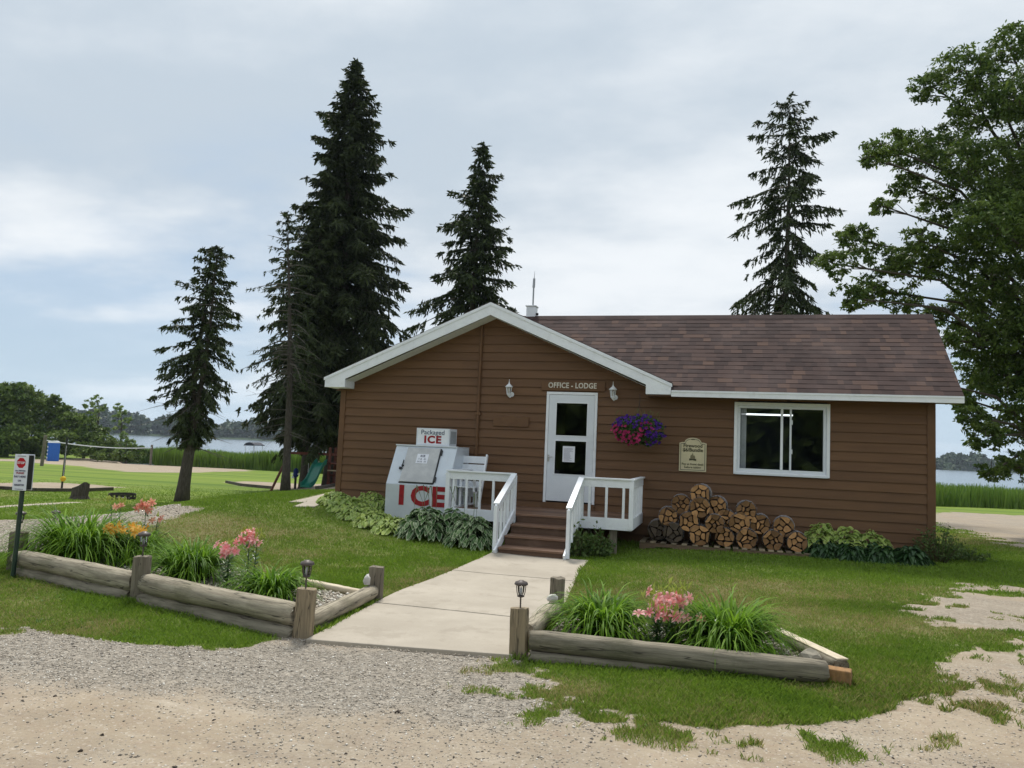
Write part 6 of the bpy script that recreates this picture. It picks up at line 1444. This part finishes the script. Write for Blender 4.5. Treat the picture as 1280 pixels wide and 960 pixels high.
# lamp mast, bin, water tap by the lake
p = G(219, 575); z0 = Hs(*p); k_ = (-p[0]*SY+p[1]*CY)/FPX; GM = mat('grey_metal', (0.35, 0.36, 0.37))
tag(MB().tube([(p[0], p[1], z0-.1), (p[0]+2*k_, p[1], z0+35*k_)], 0.06, 8).box(p[0]+2*k_-.25, p[0]+2*k_+.25, p[1]-.03, p[1]+.03, z0+32*k_, z0+32.6*k_).build('light_mast', mat('mast_grey', (0.16, 0.18, 0.18), bump=0)), 'thin grey mast by the lake path left of the leaning spruce', 'mast')
p = G(214.5, 579.5); z0 = Hs(*p); tb = empty('trash_bin', (p[0], p[1], z0), 'dark round trash bin with a grey lid beside the thin mast', 'bin')
MB().lathe([(2.6*k_, 0), (3.0*k_, 5.5*k_)], (p[0], p[1], z0), 16).build('barrel', mat('bin_dark', (0.02, 0.025, 0.035), bump=0), tb); MB().lathe([(3.1*k_, 5.5*k_), (2.4*k_, 7.2*k_), (0.4*k_, 7.6*k_)], (p[0], p[1], z0), 16).build('lid', mat('lid_grey', (0.35, 0.36, 0.38), bump=0), tb)
p = G(223, 578); z0 = Hs(*p)
tag(MB().tube([(p[0], p[1], z0), (p[0], p[1], z0+8*k_), (p[0]-1.2*k_, p[1], z0+9.5*k_), (p[0]-2.4*k_, p[1], z0+8*k_), (p[0]-2.5*k_, p[1], z0+1*k_)], 0.07, 8).build('bike_rack', mat('pale_metal', (0.6, 0.62, 0.62), bump=0)), 'small white hoop stand right of the trash bin', 'stand')
# boat behind the reeds
p = at_depth(318, 560, 100); x, y = p[0], p[1]; k_ = 100/FPX
bt = empty('pontoon_boat', (x, y, -2.3), 'moored boat behind the reeds showing only its dark folding canopy', 'boat')
for s_ in (-1, 1): MB().tube([(x-1.6, y+s_*0.8, -2.15), (x+1.6, y+s_*0.8, -2.15)], 0.25, 12).build('pontoon', METAL, bt)
MB().box(x-1.8, x+1.8, y-1.1, y+1.1, -1.9, -1.82).box(x-1.8, x+1.8, y-1.1, y-1.05, -1.82, -1.3).box(x-1.8, x+1.8, y+1.05, y+1.1, -1.82, -1.3).build('deck', WHITE, bt)
zt_ = p[2]+6.5*k_
mb = MB()
for s_ in (-1, 1):
    mb.tube([(x-0.45, y+s_, -1.3), (x-0.75, y+s_, zt_-.10)], 0.03, 6).tube([(x+0.55, y+s_, -1.3), (x+0.55, y+s_, zt_-.15)], 0.03, 6)
mb.build('canopy_frame', METAL, bt)
mb = MB(); vs = []
for i in range(9):
    a = i/8; X = x-0.85+1.6*a; Z = zt_-0.25+0.30*math.sin(math.pi*min(1, a*1.05)) if a not in (0,) else zt_-.3
    for yy in (-1.1, 1.1): vs += [(X, y+yy, Z), (X, y+yy, Z-0.10)]
mb.add(vs, [f for i in range(8) for f in ((4*i, 4*i+4, 4*i+6, 4*i+2), (4*i+1, 4*i+3, 4*i+7, 4*i+5), (4*i, 4*i+1, 4*i+5, 4*i+4), (4*i+2, 4*i+6, 4*i+7, 4*i+3))]+[(0, 2, 3, 1), (32, 33, 35, 34)])
mb.build('canopy', mat('dark_canvas', (0.03, 0.035, 0.05), bump=0), bt)
# ------------------------------------------------------------ playground
def AD(px, py, d): return np.array(at_depth(px, py, d))
PG = -np.array(G(386, 611))[0]*SY+np.array(G(386, 611))[1]*CY
GRN = mat('green_slide', (0.01, 0.16, 0.11), (0.008, 0.12, 0.085), rough=0.3, bump=0.02, spec=0.5)
REDW = mat('red_stained_wood', (0.16, 0.05, 0.035), (0.10, 0.035, 0.025), bump=0.1)
sl_ = empty('playground_slide', (*G(385, 611), Hs(*G(385, 611))), 'wavy green slide with a red brown tower beside the big spruces', 'slide')
A_ = AD(381.5, 609.5, PG); B_ = AD(402, 578, PG+1.0); sd_v = unit(np.array([CY, SY, 0.0])); ctr = []
for i in range(15):
    t = i/14; q_ = A_+(B_-A_)*t; q_[2] += 0.10*math.sin(t*math.pi*2.2+2.6)*1.0-(0.10*(1-t)**3)*0
    if t < 0.12: q_[2] = q_[2]*0.4+(A_[2]+.08)*0.6
    ctr.append(q_)
mb = MB(); vs = []; wS = 0.27
lat = unit(np.cross(unit(B_-A_), [0, 0, 1])*1.0+np.array([0, 0, 0])); 
for q_ in ctr:
    for u, h in ((-1.12, 0.17), (-1.0, 0.17), (-0.85, 0.0), (0.85, 0.0), (1.0, 0.17), (1.12, 0.17), (1.1, -0.06), (-1.1, -0.06)): vs.append(tuple(q_+lat*u*wS+np.array([0, 0, h])))
mb.add(vs, [(i*8+j, i*8+(j+1) % 8, (i+1)*8+(j+1) % 8, (i+1)*8+j) for i in range(14) for j in range(8)]+[tuple(range(8)), tuple(14*8+j for j in range(8))])
mb.build('chute', GRN, sl_, smooth=False)
q_ = B_; z0 = Hs(q_[0], q_[1]); mb = MB()
for dx, dy in ((0.35, 0.1), (1.35, 0.5), (0.1, 1.1), (1.1, 1.5)):
    mb.box(q_[0]+dx-.05, q_[0]+dx+.05, q_[1]+dy-.05, q_[1]+dy+.05, z0-.1, q_[2]+0.7)
mb.box(q_[0]+0.05, q_[0]+1.4, q_[1]+0.05, q_[1]+1.55, q_[2]-.06, q_[2]).box(q_[0]+0.2, q_[0]+1.4, q_[1]+0.2, q_[1]+.24, z0+.55, z0+.63).box(q_[0]+0.2, q_[0]+1.4, q_[1]+0.2, q_[1]+.24, z0+.15, z0+.23)
mb.build('tower', REDW, sl_)
MB().box(q_[0]+.45, q_[0]+1.5, q_[1]-0.25, q_[1]+.1, z0+.78, z0+.83).build('bench', mat('tan_board', (0.3, 0.24, 0.16)), sl_)
# swing frame
a1 = AD(339, 605.5, PG+1.0); a2 = AD(362, 566, PG+1.6); b1 = AD(420, 604, PG+6); b2 = AD(425, 566, PG+5)
sw = empty('swing_frame', (a1[0], a1[1], Hs(a1[0], a1[1])), 'brown wooden swing frame leg showing left of the sparse spruce trunk', 'swing')
a3 = AD(352, 598, PG+4.5); a3[2] = Hs(a3[0], a3[1])
a1[2] = Hs(a1[0], a1[1])
MB().beam(tuple(a1), tuple(a2), 0.09, 0.09).beam(tuple(a3), tuple(a2), 0.09, 0.09).beam(tuple(a1*0.45+a2*0.55), tuple(a3*0.45+a2*0.55), 0.06, 0.06).build('side_frame', REDW, sw)
e2 = a2+np.array([3.2, 1.6, 0]); e1 = e2+[0.9, -0.7, 0]; e3 = e2+[-.6, 1.0, 0]
e1[2] = Hs(e1[0], e1[1]); e3[2] = Hs(e3[0], e3[1])
MB().beam(tuple(e1), tuple(e2), .09, .09).beam(tuple(e3), tuple(e2), .09, .09).build('side_frame', REDW, sw)
MB().beam(tuple(a2), tuple(e2), 0.09, 0.12).build('beam', REDW, sw)
q1 = a2*.75+e2*.25; q2 = a2*.62+e2*.38; zs = Hs(q1[0], q1[1])+.5
MB().tube([tuple(q1), (q1[0], q1[1], zs)], .012, 4).tube([tuple(q2), (q2[0], q2[1], zs)], .012, 4).build('rope', WHITE, sw); MB().beam((q1[0], q1[1], zs), (q2[0], q2[1], zs), .2, .04).build('seat', BL, sw)
p = AD(369.5, 597.5, PG+3); z0 = Hs(p[0], p[1]); k_ = (PG+3)/FPX
sr = empty('spring_rider', (p[0], p[1], z0), 'small blue and white play rider right of the sparse spruce trunk', 'play rider')
MB().tube([(p[0], p[1], z0), (p[0], p[1], p[2]+2*k_)], 0.06, 8).build('spring', BLACK, sr)
MB().lathe([(0.05, 0), (0.13, 0.08), (0.12, 0.32), (0.09, 0.42), (0.03, 0.46)], (p[0], p[1], p[2]+0.02), 12).build('body', mat('rider_blue', (0.02, 0.04, 0.22), bump=0), sr)
MB().box(p[0]-.22, p[0]+.22, p[1]-.05, p[1]+.05, p[2]+.16, p[2]+.22).box(p[0]-.16, p[0]-.06, p[1]-.1, p[1], p[2]-.02, p[2]+.1).build('handle', WHITE, sr)
def edging(pts, name, label):
    mb = MB()
    for a, b in zip(pts[:-1], pts[1:]):
        mb.beam((a[0], a[1], Hs(*a)+.05), (b[0], b[1], Hs(*b)+.05), .14, .17)
    tag(mb.build(name, mat('timber_dark', (0.10, 0.085, 0.065), (0.06, 0.05, 0.04), bump=0.3)), label, 'edging')
edging(GP((283, 603.5), (302, 607.5), (340, 611)), 'timber_edging', 'dark timber edging round the left end of the playground sand')
edging(GP((396, 612), (425, 607)), 'timber_edging', 'timber edging beside the slide at the corner of the lodge')
edging(GP((-20, 612.5), (0, 612), (45, 614.5), (100, 615), (140, 613)), 'timber_edging', 'low dark edging in front of the tetherball sand')
p = G(1270, 629); z0 = Hs(*p); k_ = (-p[0]*SY+p[1]*CY)/FPX
tag(MB().tube([(p[0], p[1], z0), (p[0], p[1], z0+14*k_)], .05, 8).build('water_hydrant', mat('pale_metal', (0.6, 0.62, 0.62))), 'thin white standpipe behind the fire ring at the right edge', 'standpipe')
# ------------------------------------------------------------ gravel stones
def stones(n, gen, smin, smax, seed, pal=None):
    r = np.random.default_rng(seed); x, y = gen(r, n); n = len(x)
    base = np.array([[1, 0, 0], [-1, 0, 0], [0, 1, 0], [0, -1, 0], [0, 0, 1], [0, 0, -1]], float)
    faces = np.array([[0, 2, 4], [2, 1, 4], [1, 3, 4], [3, 0, 4], [2, 0, 5], [1, 2, 5], [3, 1, 5], [0, 3, 5]])
    s = smin+(smax-smin)*r.random(n)**2.2; sc3 = np.stack([s, s*r.uniform(.6, 1, n), s*r.uniform(.35, .7, n)], 1)
    P_ = base[None]*sc3[:, None]*(1+r.normal(size=(n, 6, 1))*0.18)+r.normal(size=(n, 6, 3))*(s*0.16)[:, None, None]
    a = r.random(n)*6.28; ca, sa = np.cos(a)[:, None], np.sin(a)[:, None]; X = P_[..., 0]*ca-P_[..., 1]*sa; Y = P_[..., 0]*sa+P_[..., 1]*ca
    V = np.stack([X+x[:, None], Y+y[:, None], P_[..., 2]+(H(x, y)+relief(x, y, masks(x, y))+sc3[:, 2]*0.22)[:, None]], 2)
    F = (np.arange(n)[:, None, None]*6+faces[None]).reshape(-1, 3)
    return V.reshape(-1, 3), F, np.repeat(r.random(n), 6)
mt, T = new_mat('stones')
a = T.n('ShaderNodeAttribute', {'attribute_name': 'v'}); rp = T.n('ShaderNodeValToRGB', Fac=a.outputs['Fac']); cr = rp.color_ramp
cr.elements[0].color = (0.13, 0.115, 0.10, 1); cr.elements[1].color = (0.72, 0.69, 0.62, 1)
for pz, c in ((0.10, (0.26, 0.23, 0.195)), (0.35, (0.385, 0.34, 0.275)), (0.7, (0.475, 0.415, 0.335)), (0.9, (0.60, 0.56, 0.49))): e = cr.elements.new(pz); e.color = (*c, 1)
surf(T, Base_Color=rp.outputs[0], Roughness=0.85, Specular_IOR_Level=0.25); STONE = mt
def gen_drive(r, n):
    x = r.uniform(-9.0, 6.5, n); y = r.uniform(2.2, 7.5, n); mk = masks(x, y); d = -x*SY+y*CY
    keep = (r.random(n) < np.clip(mk['gravel']*(1-mk['bed'])*(1-mk['lane'])*0.95+0.09*(mk['grass'] < .4), 0, 1)*(mk['grass'] < 0.5)*np.clip(6.5/np.maximum(d, 3), 0.2, 1.2)) & (polysd(x, y, WALK) < -0.01)
    return x[keep], y[keep]
a = stones(340000, gen_drive, 0.003, 0.0115, 1); tag(place_np('gravel', a[0], a[1], {'v': a[2]}, STONE, (0, 0, 0)), kind='stuff')
ground_bed = lambda x, y: None
def gen_bed(r, n):
    x = r.uniform(-8.8, 1.2, n); y = r.uniform(6.0, 9.8, n); keep = np.maximum(polysd(x, y, BEDL), polysd(x, y, BEDR)) > 0.02; return x[keep], y[keep]
a = stones(42000, gen_bed, 0.008, 0.032, 2); a[0][:, 2] += 0.052
tag(place_np('gravel', a[0], a[1], {'v': np.clip(a[2]*1.25, 0, 1)}, STONE, (0, 0, 0)), kind='stuff')
def gen_lane(r, n):
    x = r.uniform(-16, -7.5, n); y = r.uniform(7, 17, n); mk = masks(x, y); keep = (r.random(n) < mk['lane']); return x[keep], y[keep]
a = stones(36000, gen_lane, 0.008, 0.025, 3); tag(place_np('gravel', a[0], a[1], {'v': a[2]}, STONE, (0, 0, 0)), kind='stuff')
# dark crumbs on the sand
def gen_crumb(r, n):
    x = r.uniform(-6, 5, n); y = r.uniform(2.6, 5.2, n); mk = masks(x, y); k = mk['grass'] < .2; return x[k], y[k]
a = stones(260, gen_crumb, 0.005, 0.022, 4); tag(place_np('crumbs', a[0], a[1], {'v': a[2]}, mat('dark_crumb', (0.06, 0.045, 0.035), bump=0), (0, 0, 0)), kind='stuff')
# ------------------------------------------------------------ grass
mt, T = new_mat('grass_blade')
a = T.n('ShaderNodeAttribute', {'attribute_name': 'v'}).outputs['Fac']; b = T.n('ShaderNodeAttribute', {'attribute_name': 'e'}).outputs['Fac']
col = T.mix(a, (0.085, 0.172, 0.014), (0.245, 0.365, 0.042)); col = T.mix(b, col, T.mix(a, (0.26, 0.22, 0.08), (0.48, 0.40, 0.19)))
pn = T.n('ShaderNodeBsdfPrincipled', Base_Color=col, Roughness=0.6, Specular_IOR_Level=0.25); tr = T.n('ShaderNodeBsdfTranslucent', Color=col)
T.n('ShaderNodeOutputMaterial', Surface=T.n('ShaderNodeMixShader', Fac=0.3, i1=pn.outputs[0], i2=tr.outputs[0]).outputs[0]); GRASS = mt
def excl(x, y):
    s = np.maximum(polysd(x, y, HOUSE)+0.05, polysd(x, y, WALK)-0.01); s = np.maximum(s, np.maximum(polysd(x, y, SLAB), polysd(x, y, [(-3.45, 11.8), (-2.3, 11.8), (-2.3, 13), (-3.45, 13)])))
    return s
def blades(n, d0, d1, seed, hgt, wid, power=2.0):
    r = np.random.default_rng(seed); u = r.random(n)
    d = (d0**(2-power)+u*(d1**(2-power)-d0**(2-power)))**(1/(2-power)) if power != 2 else d0*(d1/d0)**u
    l = d*r.uniform(-0.78, 0.78, n); x = l*CY-d*SY; y = l*SY+d*CY
    mk = masks(x, y); g = mk['grass']; s = excl(x, y)
    dens = 0.35+0.65*fbm(x, y, 2.5, 3, 101)
    keep = (r.random(n) < g*dens*1.3*sm(41, 26, d)) & (s < -0.0) & (g > 0.25); x, y, g, dry, s, d = x[keep], y[keep], g[keep], mk['dry'][keep], s[keep], d[keep]; n = len(x)
    be = np.abs(np.maximum(polysd(x, y, BEDL), polysd(x, y, BEDR))); edge = 1+0.9*np.exp(-(be/0.12)**2)*r.random(n)+0.7*np.exp(-(np.clip(-s, 0, 9)/0.10)**2)*r.random(n)
    clump = fbm(x, y, 1.4, 3, 111)
    lush = np.exp(-((x-1.6)/1.3)**2-((y-5.9)/0.9)**2)
    h = hgt*r.uniform(0.55, 1.25, n)*(0.65+0.7*clump)*edge*(1-0.35*dry)*(1+0.7*lush)
    w_ = wid*r.uniform(0.7, 1.3, n)*(d/d0)**0.35; a = r.random(n)*6.283; b = r.random(n)*6.283; lean = h*r.uniform(0.15, 0.9, n)
    mk2 = masks(x, y); z = H(x, y)+relief(x, y, mk2)-0.003; cx, cy_ = np.cos(a)*w_/2, np.sin(a)*w_/2; lx, ly = np.cos(b)*lean, np.sin(b)*lean
    V = np.stack([np.stack([x-cx, y-cy_, z], 1), np.stack([x+cx, y+cy_, z], 1), np.stack([x+lx*.45+cx*.6, y+ly*.45+cy_*.6, z+h*.62], 1), np.stack([x+lx, y+ly, z+h*.95], 1)], 1)
    v = np.clip(0.15+0.5*fbm(x, y, 0.9, 3, 121)+0.25*fbm(x, y, 6, 2, 125)+r.normal(size=n)*0.2-0.1*lush, 0, 1); e = np.clip(dry*r.random(n)*1.7, 0, 1)*(r.random(n) < 0.25+0.75*dry)
    return V.reshape(-1, 3), np.arange(n*4).reshape(-1, 4), np.repeat(v, 4), np.repeat(e, 4)
for n_, d0, d1, sd_n, hg, wd in ((620000, 4.2, 9.5, 1, 0.040, 0.0055), (560000, 9.0, 19.0, 2, 0.045, 0.0095), (330000, 18.0, 40.0, 3, 0.045, 0.020)):
    V, F, v, e = blades(n_, d0, d1, sd_n, hg, wd)
    tag(place_np('grass', V, F, {'v': v, 'e': e}, GRASS, (0, 0, 0)), kind='stuff')
# broad-leaved lawn weeds in the verge
r = np.random.default_rng(66); WD = []
def sprigs(n, xr, yr, hh, seed, cond):
    r = np.random.default_rng(seed); x = r.uniform(*xr, n); y = r.uniform(*yr, n); mk = masks(x, y); k = cond(x, y, mk, r) & (excl(x, y) < 0); x, y = x[k], y[k]; C = []; 
    for a, b in zip(x, y):
        m_ = 10; az = r.random(m_)*6.28; L = hh*r.uniform(.5, 1.2, m_); d = np.stack([np.cos(az), np.sin(az), r.uniform(0.1, 0.9, m_)], 1); C.append((np.array([a, b, Hs(a, b)])+d*L[:, None]/2, d*L[:, None]/2, np.stack([-np.sin(az), np.cos(az), 0*az], 1)*L[:, None]*0.2))
    if not C: return
    V, F, v = rhombi(r, np.concatenate([c[0] for c in C]), np.concatenate([c[1] for c in C]), np.concatenate([c[2] for c in C]))
    tag(place_np('clover', V, F, {'v': v}, leaf_mat('clover_leaf', (0.06, 0.13, 0.02), (0.17, 0.28, 0.05)), (0, 0, 0)), kind='stuff')
sprigs(9000, (-7.5, 3.5), (4.2, 6.6), 0.030, 5, lambda x, y, mk, r: (mk['grass'] > 0.4) & (r.random(len(x)) < 0.28*(fbm(x, y, 2.2, 3, 131) > 0.5)))

# ------------------------------------------------------------ air
hz_ = MB().box(-3300, 3300, -200, 3400, -8, 32).build('haze', None); tag(hz_, kind='stuff')
mt, T = new_mat('haze_air'); vp = T.n('ShaderNodeVolumePrincipled', Color=(0.75, 0.85, 1.0, 1), Density=HAZE); T.n('ShaderNodeOutputMaterial', Volume=vp.outputs[0])
hz_.data.materials.clear(); hz_.data.materials.append(mt)
